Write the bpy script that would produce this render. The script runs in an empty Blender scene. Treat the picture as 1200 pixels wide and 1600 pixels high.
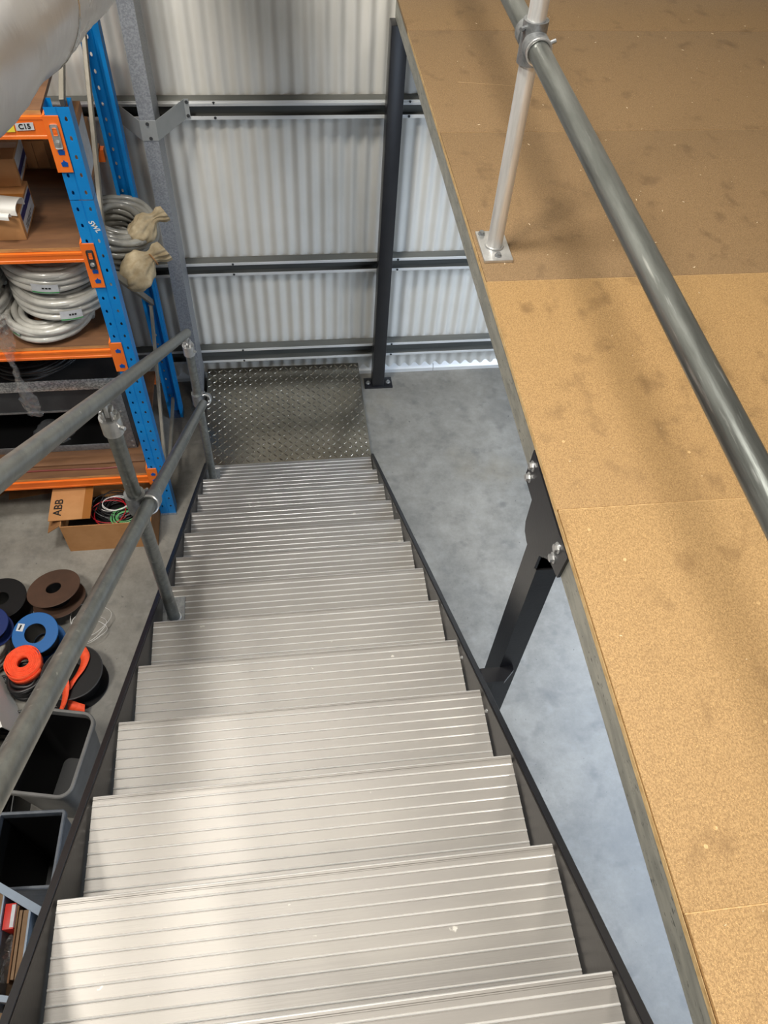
import bpy, bmesh, math, random
from mathutils import Vector, Matrix
from math import pi, sin, cos, radians
random.seed(7)
S = bpy.context.scene
COL = S.collection

# ---------------------------------------------------------------- camera
cd = bpy.data.cameras.new('camera'); cam = bpy.data.objects.new('camera', cd); COL.objects.link(cam)
cd.sensor_fit = 'VERTICAL'; cd.sensor_height = 24.0; cd.lens = 1236.21 / 1600 * 24.0
cd.clip_start = 0.02; cd.clip_end = 100
R3 = Matrix(((0.9916954, 0.0640354, -0.1115335), (-0.1180364, 0.7975218, -0.5916303), (0.0510651, 0.5998820, 0.7984572)))
cam.matrix_world = Matrix.Translation((0, 0, 4.0)) @ R3.to_4x4()
S.camera = cam

# ---------------------------------------------------------------- world, lamps, exposure
W = bpy.data.worlds.new('world'); S.world = W; W.use_nodes = True
W.node_tree.nodes['Background'].inputs[0].default_value = (0.9, 0.93, 1.0, 1)
W.node_tree.nodes['Background'].inputs[1].default_value = 0.3
def area(name, loc, target, sx, sy, power, col):
    l = bpy.data.lights.new(name, 'AREA'); l.shape = 'RECTANGLE'; l.size = sx; l.size_y = sy; l.energy = power; l.color = col
    o = bpy.data.objects.new(name, l); COL.objects.link(o); o.location = loc
    o.rotation_euler = (Vector(target) - Vector(loc)).to_track_quat('-Z', 'Y').to_euler()
    return o
area('highbay_lamp', (-2.2, 0.0, 6.6), (-2.0, 0.1, 0), 0.9, 0.9, 225, (1.0, 0.95, 0.87))
area('highbay_lamp', (2.2, -1.8, 6.6), (2.0, -1.4, 0), 0.8, 0.8, 85, (1.0, 0.92, 0.82))
area('highbay_lamp', (-0.9, 1.9, 6.8), (-0.2, 3.6, 0), 0.8, 0.8, 195, (1.0, 0.97, 0.91))
area('mezzanine_fill_light', (2.5, 1.6, 2.33), (2.5, 1.6, 0), 0.12, 3.6, 140, (0.68, 0.81, 1.0)).rotation_euler = (0, 0, 0)  # unseen fill light, added to brighten the floor below the mezzanine
area('door_daylight', (1.9, -7.6, 1.6), (1.2, 0.5, 0.0), 3.6, 2.8, 130, (0.66, 0.80, 1.0))
S.view_settings.view_transform = 'Standard'; S.view_settings.look = 'None'
S.view_settings.exposure = 0.0; S.view_settings.gamma = 1.0; S.view_settings.use_curve_mapping = False

# ---------------------------------------------------------------- materials
def srgb(c):
    return tuple((x / 12.92 if x <= 0.04045 else ((x + 0.055) / 1.055) ** 2.4) for x in [v / 255 for v in c]) + (1,)
MATS = {}
def mat(name, col, rough=0.5, metal=0.0, col2=None, nscale=6, detail=4, lo=0.35, hi=0.65, stretch=(1, 1, 1),
        bump=0, bscale=60, bstretch=None, rvar=0, spec=0.5, trans=0, alpha=1, coat=0, nrough=0.6):
    m = bpy.data.materials.new(name); m.use_nodes = True; nt = m.node_tree; N = nt.nodes; L = nt.links
    b = N['Principled BSDF']; b.inputs['Base Color'].default_value = srgb(col)
    b.inputs['Roughness'].default_value = rough; b.inputs['Metallic'].default_value = metal
    b.inputs['Specular IOR Level'].default_value = spec
    b.inputs['Transmission Weight'].default_value = trans; b.inputs['Alpha'].default_value = alpha
    b.inputs['Coat Weight'].default_value = coat
    tc = N.new('ShaderNodeTexCoord'); mp = N.new('ShaderNodeMapping'); L.new(tc.outputs['Object'], mp.inputs[0]); mp.inputs['Scale'].default_value = stretch
    if col2 is not None or rvar:
        n = N.new('ShaderNodeTexNoise'); n.inputs['Scale'].default_value = nscale; n.inputs['Detail'].default_value = detail; n.inputs['Roughness'].default_value = nrough
        L.new(mp.outputs[0], n.inputs['Vector'])
        r = N.new('ShaderNodeValToRGB'); r.color_ramp.elements[0].position = lo; r.color_ramp.elements[1].position = hi
        r.color_ramp.elements[0].color = srgb(col); r.color_ramp.elements[1].color = srgb(col2 if col2 is not None else col)
        L.new(n.outputs['Fac'], r.inputs[0]); L.new(r.outputs[0], b.inputs['Base Color'])
        if rvar:
            mr = N.new('ShaderNodeMapRange'); mr.inputs[3].default_value = max(0.02, rough - rvar); mr.inputs[4].default_value = rough + rvar
            L.new(n.outputs['Fac'], mr.inputs[0]); L.new(mr.outputs[0], b.inputs['Roughness'])
    if bump:
        mp2 = N.new('ShaderNodeMapping'); L.new(tc.outputs['Object'], mp2.inputs[0]); mp2.inputs['Scale'].default_value = bstretch or stretch
        n2 = N.new('ShaderNodeTexNoise'); n2.inputs['Scale'].default_value = bscale; n2.inputs['Detail'].default_value = 3
        L.new(mp2.outputs[0], n2.inputs['Vector'])
        bp = N.new('ShaderNodeBump'); bp.inputs['Strength'].default_value = bump; bp.inputs['Distance'].default_value = 0.01
        L.new(n2.outputs['Fac'], bp.inputs['Height']); L.new(bp.outputs[0], b.inputs['Normal'])
    MATS[name] = m; return m
def extra_spots(m, scale, thr, col, detail=2, stretch=(1, 1, 1), width=0.03):
    """mixes a second layer of noise-shaped spots over the base colour"""
    nt = m.node_tree; N = nt.nodes; L = nt.links; b = N['Principled BSDF']
    tc = N.new('ShaderNodeTexCoord'); mp = N.new('ShaderNodeMapping'); mp.inputs['Scale'].default_value = stretch; L.new(tc.outputs['Object'], mp.inputs[0])
    n = N.new('ShaderNodeTexNoise'); n.inputs['Scale'].default_value = scale; n.inputs['Detail'].default_value = detail
    L.new(mp.outputs[0], n.inputs['Vector'])
    r = N.new('ShaderNodeValToRGB'); r.color_ramp.elements[0].position = min(thr, thr + width); r.color_ramp.elements[1].position = max(thr, thr + width)
    if width < 0: r.color_ramp.elements[0].color = (1, 1, 1, 1); r.color_ramp.elements[1].color = (0, 0, 0, 1)
    L.new(n.outputs['Fac'], r.inputs[0])
    mx = N.new('ShaderNodeMix'); mx.data_type = 'RGBA'
    L.new(r.outputs[0], mx.inputs['Factor'])
    src = b.inputs['Base Color']
    if src.links: L.new(src.links[0].from_socket, mx.inputs['A'])
    else: mx.inputs['A'].default_value = src.default_value
    mx.inputs['B'].default_value = srgb(col)
    L.new(mx.outputs['Result'], b.inputs['Base Color'])

M_alurib = mat('polished_rib_aluminium', (232, 230, 226), 0.32, 0.5, (236, 234, 231), 9)
M_alu = mat('brushed_aluminium', (148, 144, 139), 0.52, 0.6, (156, 152, 146), 5, 5, stretch=(0.6, 3, 3), bump=0.05, bscale=420, bstretch=(0.02, 1, 1), rvar=0.06)
extra_spots(M_alu, 26, 0.72, (206, 202, 194), 5)
M_black = mat('black_paint', (24, 24, 28), 0.32, 0, (30, 30, 33), 8, spec=0.6, bump=0.03, bscale=90)
M_blackin = mat('black_satin_paint', (38, 35, 34), 0.42, 0, (45, 42, 40), 5, bump=0.03, bscale=90)
M_galv = mat('galvanised_steel', (138, 141, 143), 0.42, 0.75, (166, 168, 169), 60, 3, bump=0.05, bscale=120, rvar=0.08)
M_galvpipe = mat('galvanised_pipe', (132, 135, 132), 0.36, 0.78, (156, 159, 155), 22, 5, stretch=(2, 0.25, 2), bump=0.015, bscale=45, rvar=0.1)
extra_spots(M_galvpipe, 60, 0.66, (206, 208, 205), 5, (1.5, 0.14, 1.5), width=0.1)
M_galvrail = mat('dull_galvanised_rail', (112, 115, 111), 0.32, 0.8, (146, 149, 145), 16, 6, stretch=(2, 0.2, 2), bump=0.08, bscale=45, rvar=0.1)
extra_spots(M_galvrail, 45, 0.62, (198, 200, 196), 6, (1.6, 0.10, 1.6), width=0.12)
M_galvcol = mat('spangled_galvanised_column', (138, 141, 146), 0.5, 0.3, (164, 167, 172), 130, 3, 0.4, 0.6, bump=0.03)
M_galvbeam = mat('galvanised_edge_beam', (148, 147, 138), 0.48, 0.2, (170, 168, 157), 40, 4, 0.4, 0.6, stretch=(1, 0.25, 1), bump=0.04)
extra_spots(M_galvbeam, 160, 0.66, (112, 112, 106), 2, (1, 0.35, 1))
M_zinc = mat('bright_zinc', (205, 206, 205), 0.3, 0.8, (225, 225, 224), 30)
M_pipewhite = mat('pale_zinc_pipe', (206, 205, 202), 0.28, 0.4, (238, 237, 234), 22, 6, stretch=(2, 2, 0.15), bump=0.08, bscale=40)
M_sheet = mat('off_white_corrugated_sheet', (222, 219, 210), 0.42, 0.0, (228, 225, 217), 3, 3, bump=0.01)
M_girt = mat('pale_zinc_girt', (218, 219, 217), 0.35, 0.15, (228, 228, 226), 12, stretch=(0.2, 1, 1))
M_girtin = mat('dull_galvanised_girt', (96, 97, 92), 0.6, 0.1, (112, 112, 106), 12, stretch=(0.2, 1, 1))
M_brace = mat('bracket_zinc', (170, 173, 172), 0.45, 0.45, (178, 180, 179), 10)
M_checker = mat('checker_plate_aluminium', (160, 153, 138), 0.27, 0.95, (176, 169, 154), 7, 4)
M_conc = mat('concrete', (112, 109, 102), 0.42, 0, (156, 152, 143), 4.2, 14, 0.30, 0.70, nrough=0.78, bump=0.04, bscale=30, rvar=0.1)
extra_spots(M_conc, 2.0, 0.50, (112, 110, 105), 12, width=0.3)
extra_spots(M_conc, 9, 0.56, (104, 102, 98), 14, width=0.25)
extra_spots(M_conc, 12, 0.58, (150, 147, 140), 9, (1, 1.6, 1), width=0.3)
extra_spots(M_conc, 1.1, 0.60, (136, 126, 106), 6, width=0.2)
extra_spots(M_conc, 45, 0.73, (92, 90, 86), 3)
M_chip = {}
def chip(name, c1, c2, dark, darkthr):
    m = mat(name, c1, 0.62, 0, c2, 210, 5, 0.40, 0.60, stretch=(1.5, 0.9, 1), bump=0.12, bscale=300)
    extra_spots(m, 330, 0.34, tuple(int(v * 0.80) for v in c1), 3, (0.8, 1.8, 1), width=-0.06)
    extra_spots(m, 520, 0.62, tuple(min(255, int(v * 1.22)) for v in c2), 2, (1, 2, 1))
    extra_spots(m, 9, darkthr, dark, 7, (1.4, 1, 1), width=0.25)
    extra_spots(m, 55, 0.775, (232, 214, 178), 2, (1, 2.2, 1))
    return m
M_chipA = chip('particleboard_golden', (154, 121, 77), (186, 151, 102), (132, 101, 62), 0.57)
M_chipB = chip('particleboard_worn', (148, 115, 71), (176, 141, 92), (122, 93, 56), 0.56)
M_chipC = chip('particleboard_brown', (120, 94, 62), (142, 115, 80), (100, 77, 50), 0.58)
M_chipedge = mat('particleboard_edge', (196, 158, 104), 0.7, 0, (222, 190, 138), 90, 3, stretch=(1, 0.5, 1))
M_blue = mat('blue_rack_paint', (8, 136, 208), 0.4, 0, (6, 124, 198), 7, bump=0.02)
M_bluein = mat('blue_rack_paint_inside', (0, 84, 168), 0.45, 0, (0, 70, 150), 7)
M_orange = mat('orange_rack_paint', (244, 122, 40), 0.42, 0, (232, 106, 32), 6, bump=0.02)
M_ply = mat('dark_shelf_board', (98, 68, 46), 0.55, 0, (120, 84, 56), 10, 5, stretch=(0.4, 2, 1), bump=0.04)
M_plyedge = mat('shelf_board_edge', (196, 150, 92), 0.7, 0, (166, 120, 72), 60, stretch=(0.2, 1, 1))
M_card = mat('cardboard', (176, 124, 74), 0.75, 0, (188, 136, 86), 9, 3, bump=0.03, bscale=120)
M_card2 = mat('dull_cardboard', (140, 98, 60), 0.78, 0, (158, 114, 70), 9, 3)
M_cardin = mat('cardboard_inside', (112, 78, 48), 0.8)
M_tape = mat('brown_packing_tape', (150, 96, 44), 0.35)
M_label = mat('paper_label', (206, 208, 210), 0.6, 0, (190, 192, 196), 30)
M_navy = mat('navy_print', (38, 44, 104), 0.6)
M_ink = mat('black_print', (18, 17, 17), 0.7)
M_white = mat('white_plastic', (226, 224, 218), 0.35)
M_yellow = mat('yellow_sticker', (238, 214, 70), 0.5)
M_green = mat('green_print', (70, 150, 84), 0.6)
M_conduit = mat('grey_conduit', (176, 174, 166), 0.28, 0, (192, 190, 182), 20, coat=0.4, bump=0.06, bscale=35)
M_conduitdk = mat('dull_grey_conduit', (130, 128, 120), 0.3, 0, (150, 148, 140), 14, coat=0.35, bump=0.08, bscale=30)
M_cable = mat('black_cable', (24, 24, 25), 0.4)
M_red = mat('red_wire', (170, 22, 34), 0.4)
M_greenw = mat('green_wire', (96, 168, 104), 0.4)
M_whitew = mat('white_wire', (214, 212, 208), 0.4)
M_canvas = mat('beige_canvas', (186, 170, 140), 0.85, 0, (158, 140, 108), 18, 5, bump=0.35, bscale=24)
M_foil = mat('foil_duct', (224, 223, 221), 0.28, 0.25, (210, 209, 208), 4, 3, bump=0.35, bscale=6, bstretch=(0.8, 4.0, 0.8), rvar=0.05)
M_foiltape = mat('foil_tape', (214, 210, 204), 0.24, 0.8, None, bump=0.15, bscale=50)
M_dark = mat('dark_grey_steel', (62, 63, 65), 0.45, 0.3, (72, 73, 74), 10)
M_galvshiny = mat('mottled_galvanised_flange', (150, 152, 152), 0.32, 0.7, (214, 215, 214), 90, 3, 0.42, 0.6)
M_film = mat('clear_plastic_film', (226, 228, 230), 0.12, 0, None, trans=0.85, alpha=0.38, bump=0.6, bscale=45)
M_binplast = mat('grey_bin_plastic', (104, 103, 101), 0.42, 0, (118, 117, 115), 8)
M_tub = mat('blue_grey_tub_plastic', (84, 90, 98), 0.5, 0, (100, 106, 114), 25, bump=0.03)
M_cart = mat('pale_blue_grey_paint', (142, 156, 172), 0.45, 0, (130, 144, 160), 8)
M_redbox = mat('red_carton', (196, 38, 26), 0.5)
M_brownboard = mat('brown_board', (126, 98, 70), 0.7, 0, (140, 112, 82), 14)
M_orangeweb = mat('orange_webbing', (250, 92, 50), 0.65, 0, (236, 78, 38), 60, bump=0.1, bscale=200)
M_bluespool = mat('blue_spool_plastic', (16, 92, 158), 0.42)
M_navyspool = mat('dark_blue_spool_plastic', (20, 40, 96), 0.4)
M_spoolcard = mat('brown_spool_board', (84, 60, 46), 0.7, 0, (72, 52, 40), 8)
M_wallgrey = mat('building_wall', (128, 128, 126), 0.7)  # even mid grey, keeps bounced light from unseen walls low
M_ceil = mat('ceiling_sheet', (160, 160, 158), 0.6)
M_black2 = mat('black_plastic', (16, 16, 17), 0.45)

# ---------------------------------------------------------------- mesh builder
class MB:
    def __init__(s): s.bm = bmesh.new()
    def _x(s, vs, M):
        if M is not None:
            for v in vs: v.co = M @ v.co
    def box(s, x0, x1, y0, y1, z0, z1, bev=0.0, M=None):
        b = s.bm
        vs = [b.verts.new((x, y, z)) for x in (x0, x1) for y in (y0, y1) for z in (z0, z1)]
        F = [(0, 1, 3, 2), (4, 6, 7, 5), (0, 4, 5, 1), (2, 3, 7, 6), (0, 2, 6, 4), (1, 5, 7, 3)]
        fs = [b.faces.new([vs[i] for i in f]) for f in F]
        if M is not None: s._x(vs, M)
        if bev:
            es = set(e for f in fs for e in f.edges)
            bmesh.ops.bevel(b, geom=list(es), offset=bev, segments=2, affect='EDGES', profile=0.5)
        return s
    def prism(s, pts, axis, a0, a1, M=None):
        b = s.bm
        def mk(u, v, a): return {'x': (a, u, v), 'y': (u, a, v), 'z': (u, v, a)}[axis]
        A = [b.verts.new(mk(u, v, a0)) for u, v in pts]; B = [b.verts.new(mk(u, v, a1)) for u, v in pts]
        n = len(pts); b.faces.new(A); b.faces.new(B[::-1])
        for i in range(n): b.faces.new((A[i], B[i], B[(i + 1) % n], A[(i + 1) % n]))
        if M is not None: s._x(A + B, M)
        return s
    def strip(s, pts, axis, a0, a1):
        """open extruded profile (no thickness closing)"""
        b = s.bm
        def mk(u, v, a): return {'x': (a, u, v), 'y': (u, a, v), 'z': (u, v, a)}[axis]
        A = [b.verts.new(mk(u, v, a0)) for u, v in pts]; B = [b.verts.new(mk(u, v, a1)) for u, v in pts]
        for i in range(len(pts) - 1): b.faces.new((A[i], B[i], B[i + 1], A[i + 1]))
        return s
    def tube(s, pts, r, seg=12, closed=False, cap=True, rads=None):
        b = s.bm; P = [Vector(p) for p in pts]; n = len(P); rings = []
        T = []
        for i in range(n):
            if closed: t = P[(i + 1) % n] - P[i - 1]
            else: t = P[min(i + 1, n - 1)] - P[max(i - 1, 0)]
            T.append(t.normalized())
        up = Vector((0, 0, 1)) if abs(T[0].z) < 0.9 else Vector((1, 0, 0))
        nrm = (up - T[0] * up.dot(T[0])).normalized()
        for i in range(n):
            nrm = (nrm - T[i] * nrm.dot(T[i])).normalized(); bn = T[i].cross(nrm)
            rr = rads[i] if rads else r
            rings.append([b.verts.new(P[i] + (nrm * cos(2 * pi * k / seg) + bn * sin(2 * pi * k / seg)) * rr) for k in range(seg)])
        m = n if closed else n - 1
        for i in range(m):
            A, B = rings[i], rings[(i + 1) % n]
            for k in range(seg): b.faces.new((A[k], A[(k + 1) % seg], B[(k + 1) % seg], B[k]))
        if cap and not closed: b.faces.new(rings[0][::-1]); b.faces.new(rings[-1])
        return s
    def cyl(s, p0, p1, r, seg=20, r2=None): return s.tube([p0, p1], r, seg, rads=[r, r if r2 is None else r2])
    def pipe(s, p0, p1, ro, ri, seg=24):
        d = (Vector(p1) - Vector(p0)).normalized(); up = Vector((0, 0, 1)) if abs(d.z) < 0.9 else Vector((1, 0, 0))
        u = (up - d * up.dot(d)).normalized(); v = d.cross(u); b = s.bm; R = []
        for p, r in ((p0, ro), (p1, ro), (p1, ri), (p0, ri)):
            R.append([b.verts.new(Vector(p) + (u * cos(2 * pi * k / seg) + v * sin(2 * pi * k / seg)) * r) for k in range(seg)])
        for i in range(4):
            A, B = R[i], R[(i + 1) % 4]
            for k in range(seg): b.faces.new((A[k], A[(k + 1) % seg], B[(k + 1) % seg], B[k]))
        return s
    def torus(s, c, R, r, axis=(0, 0, 1), seg=40, rs=10, M=None):
        a = Vector(axis).normalized(); up = Vector((1, 0, 0)) if abs(a.x) < 0.9 else Vector((0, 1, 0))
        u = (up - a * up.dot(a)).normalized(); v = a.cross(u)
        pts = [Vector(c) + (u * cos(2 * pi * k / seg) + v * sin(2 * pi * k / seg)) * R for k in range(seg)]
        return s.tube(pts, r, rs, closed=True)
    def lathe(s, prof, c=(0, 0, 0), seg=32, M=None):
        b = s.bm; R = []
        for r, z in prof: R.append([b.verts.new((c[0] + r * cos(2 * pi * k / seg), c[1] + r * sin(2 * pi * k / seg), c[2] + z)) for k in range(seg)])
        for i in range(len(R) - 1):
            for k in range(seg): b.faces.new((R[i][k], R[i][(k + 1) % seg], R[i + 1][(k + 1) % seg], R[i + 1][k]))
        if M is not None: s._x([v for r in R for v in r], M)
        return s
    def loft(s, loops, cap0=False, cap1=False, M=None):
        b = s.bm; R = [[b.verts.new(p) for p in l] for l in loops]; n = len(R[0])
        for i in range(len(R) - 1):
            for k in range(n): b.faces.new((R[i][k], R[i][(k + 1) % n], R[i + 1][(k + 1) % n], R[i + 1][k]))
        if cap0: b.faces.new(R[0][::-1])
        if cap1: b.faces.new(R[-1])
        if M is not None: s._x([v for r in R for v in r], M)
        return s
    def quad(s, pts, M=None):
        vs = [s.bm.verts.new(p) for p in pts]; s.bm.faces.new(vs)
        if M is not None: s._x(vs, M)
        return s
    def bolt(s, p, d, r=0.009, h=0.007):
        p = Vector(p); d = Vector(d).normalized()
        s.cyl(p, p + d * 0.002, r * 1.45, 14); s.cyl(p + d * 0.002, p + d * (0.002 + h), r, 6); return s

def absloc(o):
    v = Vector((0, 0, 0))
    while o: v = v + Vector(o.location); o = o.parent
    return v
def fin(name, mb, m, parent=None, smooth=35, label=None, kind=None, mats=None):
    me = bpy.data.meshes.new(name); bm = mb.bm
    if parent is not None: off = absloc(parent); loc = Vector((0, 0, 0))
    else:
        xs = [v.co for v in bm.verts]
        lo = [min(c[i] for c in xs) for i in range(3)]; hi = [max(c[i] for c in xs) for i in range(3)]
        off = Vector(((lo[0] + hi[0]) / 2, (lo[1] + hi[1]) / 2, lo[2])); loc = off
    for v in bm.verts: v.co -= off
    bmesh.ops.recalc_face_normals(bm, faces=bm.faces)
    bm.to_mesh(me); bm.free(); me.materials.append(m)
    if mats:
        for x in mats: me.materials.append(x)
    if smooth:
        me.shade_smooth(); me.set_sharp_from_angle(angle=radians(smooth))
    o = bpy.data.objects.new(name, me); COL.objects.link(o); o.location = loc
    if parent is not None: o.parent = parent
    if label: o['label'] = label
    if kind: o['kind'] = kind
    return o
def thing(name, label, cat, loc, group=None):
    o = bpy.data.objects.new(name, None); COL.objects.link(o); o.location = loc; o.empty_display_size = 0.1
    o['label'] = label; o['category'] = cat
    if group: o['group'] = group
    return o
def tag(o, label, cat, group=None):
    o['label'] = label; o['category'] = cat
    if group: o['group'] = group
    return o
def text(name, body, size, M, m, parent, ext=0.0004, bold=0.0, label=None, shear=0.0):
    c = bpy.data.curves.new(name, 'FONT'); c.body = body; c.size = size; c.extrude = ext; c.offset = bold; c.align_x = 'CENTER'; c.align_y = 'CENTER'
    c.materials.append(m)
    c.shear = shear
    tmp = bpy.data.objects.new('tmp', c); me = bpy.data.meshes.new_from_object(tmp); bpy.data.objects.remove(tmp); me.name = name
    me.transform(Matrix.Translation(-absloc(parent)) @ M)
    if not me.materials: me.materials.append(m)
    o = bpy.data.objects.new(name, me); COL.objects.link(o); o.parent = parent
    if label: o['label'] = label
    return o
def frame(o, x, y):
    """matrix from origin, x axis, y axis"""
    x = Vector(x).normalized(); y = Vector(y); y = (y - x * y.dot(x)).normalized(); z = x.cross(y)
    return Matrix(((x.x, y.x, z.x, o[0]), (x.y, y.y, z.y, o[1]), (x.z, y.z, z.z, o[2]), (0, 0, 0, 1)))

# ================================================================= SETTING
mb = MB(); mb.box(-7, 8, -8, 4.32, -0.1, 0.0); fin('floor', mb, M_conc, kind='structure')
# corrugated back wall
YW = 4.25
mb = MB(); P = 0.0751; n = int(15 / P * 8); pts = []
for i in range(n + 1):
    x = -7 + 15 * i / n; pts.append((x, YW + 0.0095 * cos(2 * pi * (x - 0.784) / P)))
mb.strip(pts, 'z', 0.03, 7.0)
wall_back = fin('wall_back', mb, M_sheet, smooth=80, kind='structure')
mb = MB(); mb.box(-7, 8, 4.29, 4.32, 0, 7.0); fin('building_wrap', mb, M_wallgrey, wall_back)
# girts: lipped channels open to the room
def girt(z0, z1, ribs):
    yb, yf, lip, t = 4.238, 4.175, 0.019, 0.003
    mb = MB()
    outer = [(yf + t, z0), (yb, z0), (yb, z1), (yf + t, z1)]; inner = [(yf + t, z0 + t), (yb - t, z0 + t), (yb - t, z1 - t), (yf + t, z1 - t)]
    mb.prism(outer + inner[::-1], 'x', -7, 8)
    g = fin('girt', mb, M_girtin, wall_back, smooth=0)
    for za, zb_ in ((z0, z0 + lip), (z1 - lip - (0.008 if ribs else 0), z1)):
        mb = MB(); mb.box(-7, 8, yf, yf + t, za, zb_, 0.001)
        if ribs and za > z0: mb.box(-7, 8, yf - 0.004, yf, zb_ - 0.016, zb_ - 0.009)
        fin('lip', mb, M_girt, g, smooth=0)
    mb = MB()
    for k in range(14):
        x = -6.4 + k * 1.02
        for z in (z0 + 0.01, z1 - 0.01): mb.bolt((x, yf, z), (0, -1, 0), 0.005, 0.004)
    fin('screw_heads', mb, M_dark, g, kind='stuff')
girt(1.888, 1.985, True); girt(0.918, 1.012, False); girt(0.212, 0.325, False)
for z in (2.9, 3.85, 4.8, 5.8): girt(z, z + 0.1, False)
# base flashing in two lengths
mb = MB()
for x0, x1 in ((-7, 1.069), (1.072, 8)):
    mb.prism([(4.262, 0.0), (4.262, 0.06), (4.258, 0.06), (4.226, 0.03), (4.226, 0.0)], 'x', x0, x1)
fin('base_flashing', mb, M_girt, wall_back, smooth=0)
mb = MB(); mb.box(-7.1, -7.0, -8, 4.3, 0, 7); fin('wall_left', mb, M_wallgrey, kind='structure')
mb = MB(); mb.box(-7, 8, -8.1, -8.0, 0, 7); fin('wall_front', mb, M_wallgrey, kind='structure')
mb = MB(); mb.box(8.0, 8.1, -8, 4.3, 0, 7); fin('wall_right', mb, M_wallgrey, kind='structure')
mb = MB(); mb.box(-7.1, 8.1, -8.1, 4.4, 7.0, 7.1); fin('ceiling', mb, M_ceil, kind='structure')

# mezzanine floor: boards on a galvanised edge beam
mz = bpy.data.objects.new('floor_mezzanine', None); COL.objects.link(mz); mz.location = (2.6, 2.0, 2.48); mz['kind'] = 'structure'
ys = [-1.6, -0.69, 0.196, 1.084, 1.965, 2.857, 3.734, 4.17]
bm_ = [M_chipA, M_chipA, M_chipA, M_chipB, M_chipC, M_chipC, M_chipC]
xe = [0.63, 0.632, 0.630, 0.627, 0.629, 0.627, 0.626]
for i in range(7):
    mb = MB(); mb.box(xe[i], 5.2, ys[i] + 0.0012, ys[i + 1] - 0.0012, 2.481, 2.5, 0.0012)
    fin('floorboard', mb, bm_[i], mz)
mb = MB(); mb.box(0.6265, 0.6272, -1.6, 4.17, 2.4815, 2.4985)
fin('board_edge_face', mb, M_chipedge, mz)
mb = MB()   # tongue lines in the seams
for y in ys[1:-1]: mb.box(0.632, 5.2, y - 0.0012, y + 0.0012, 2.487, 2.4985)
fin('joint_tongue', mb, M_chipedge, mz)
mb = MB()
X0 = 0.634; mb.prism([(X0, 2.48), (X0 + 0.07, 2.48), (X0 + 0.07, 2.462), (X0 + 0.067, 2.462), (X0 + 0.067, 2.477), (X0 + 0.003, 2.477), (X0 + 0.003, 2.386), (X0 + 0.067, 2.386), (X0 + 0.067, 2.401), (X0 + 0.07, 2.401), (X0 + 0.07, 2.383), (X0, 2.383)], 'y', -1.6, 4.17)
fin('edge_beam', mb, M_galvbeam, mz, smooth=0)
for y in [-1.2 + 0.45 * k for k in range(12)]:
    mb = MB(); mb.box(0.72, 5.2, y - 0.02, y + 0.02, 2.385, 2.48); fin('joist', mb, M_galvbeam, mz, smooth=0)
mb = MB()
for x, y in [(1.09, 0.78), (1.02, 0.79), (0.86, 0.21), (0.92, 0.52), (1.02, 1.24), (0.70, 1.30), (0.71, 0.30), (0.74, 0.33), (1.2, 1.6), (0.69, 1.02), (0.75, 0.93)]:
    mb.lathe([(0.0001, 0.0003), (0.002, 0.0003), (0.0035, 0.0009), (0.0045, 0.0002)], (x, y, 2.5), 10)
fin('screw_holes', mb, M_chipedge, mz, kind='stuff')
mb = MB(); rs = random.Random(21)
for k in range(110):
    x, y = rs.uniform(0.66, 2.4), rs.choice((rs.uniform(1.2, 3.9), rs.uniform(2.0, 3.2))); a = rs.uniform(0, 6.28); r = rs.uniform(0.0015, 0.006)
    mb.prism([(x + r * cos(a), y + r * sin(a)), (x - r * 0.5 * sin(a), y + r * 0.5 * cos(a)), (x - r * cos(a), y - r * sin(a))], 'z', 2.5001, 2.5012)
fin('wood_flecks', mb, mat('pale_wood_fleck', (232, 214, 182), 0.8), mz, smooth=0, kind='stuff')
mb = MB(); mb.prism([(0.765, 3.2545), (0.80, 3.2485), (1.02, 3.214), (1.28, 3.1735), (1.02, 3.2122), (0.80, 3.2455), (0.768, 3.249)], 'z', 2.5001, 2.5003)
fin('scratch_mark', mb, mat('faint_scratch', (176, 146, 106), 0.8), mz, smooth=0)

# ================================================================= STAIRCASE
G, RZ = 0.25, 0.17857; Y0, Z0 = 0.1275, 2.497
XL, XR = -0.497, 0.478
yn = lambda i: Y0 + i * G
zn = lambda i: Z0 - i * RZ
st = thing('staircase', 'steep staircase with ribbed aluminium treads between black steel stringers', 'staircase', (0, 1.6, 0))
def tread_profile(depth):
    """(y, z) outline, nosing at y=0, top at z=0, going back to -depth"""
    p = [(-0.0005, -0.003), (-0.002, -0.0008), (-0.004, 0.0), (-0.0085, 0.0), (-0.0095, -0.0012), (-0.0115, -0.0012), (-0.0125, 0.0)]
    y = -0.0265
    while y > -depth + 0.02:
        p += [(y + 0.0054, 0.0), (y + 0.0043, 0.0015), (y + 0.0028, 0.0022), (y + 0.0012, 0.0015), (y + 0.0003, -0.0008), (y - 0.0006, -0.0008), (y - 0.0010, 0.0)]
        y -= 0.0255
    p += [(-depth, 0.0), (-depth, -0.032), (-depth + 0.003, -0.032), (-depth + 0.003, -0.004), (-0.02, -0.004), (-0.006, -0.006), (-0.004, -0.045), (0.0, -0.045)]
    return p
tp = tread_profile(0.262)
tread_me = None
for i in range(13):
    mb = MB(); xl = XL
    pr = [(y + yn(i), z + zn(i)) for y, z in tp]
    mb.prism(pr, 'x', xl, XR)
    mb.bm.faces.ensure_lookup_table()
    for k in range(len(pr)):
        a_, b_ = tp[k], tp[(k + 1) % len(pr)]
        if (a_[1] > 0.0008 or b_[1] > 0.0008) or k < 2: mb.bm.faces[2 + k].material_index = 1
    t = fin('tread', mb, M_alu, st, smooth=40, mats=[M_alurib])
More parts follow.
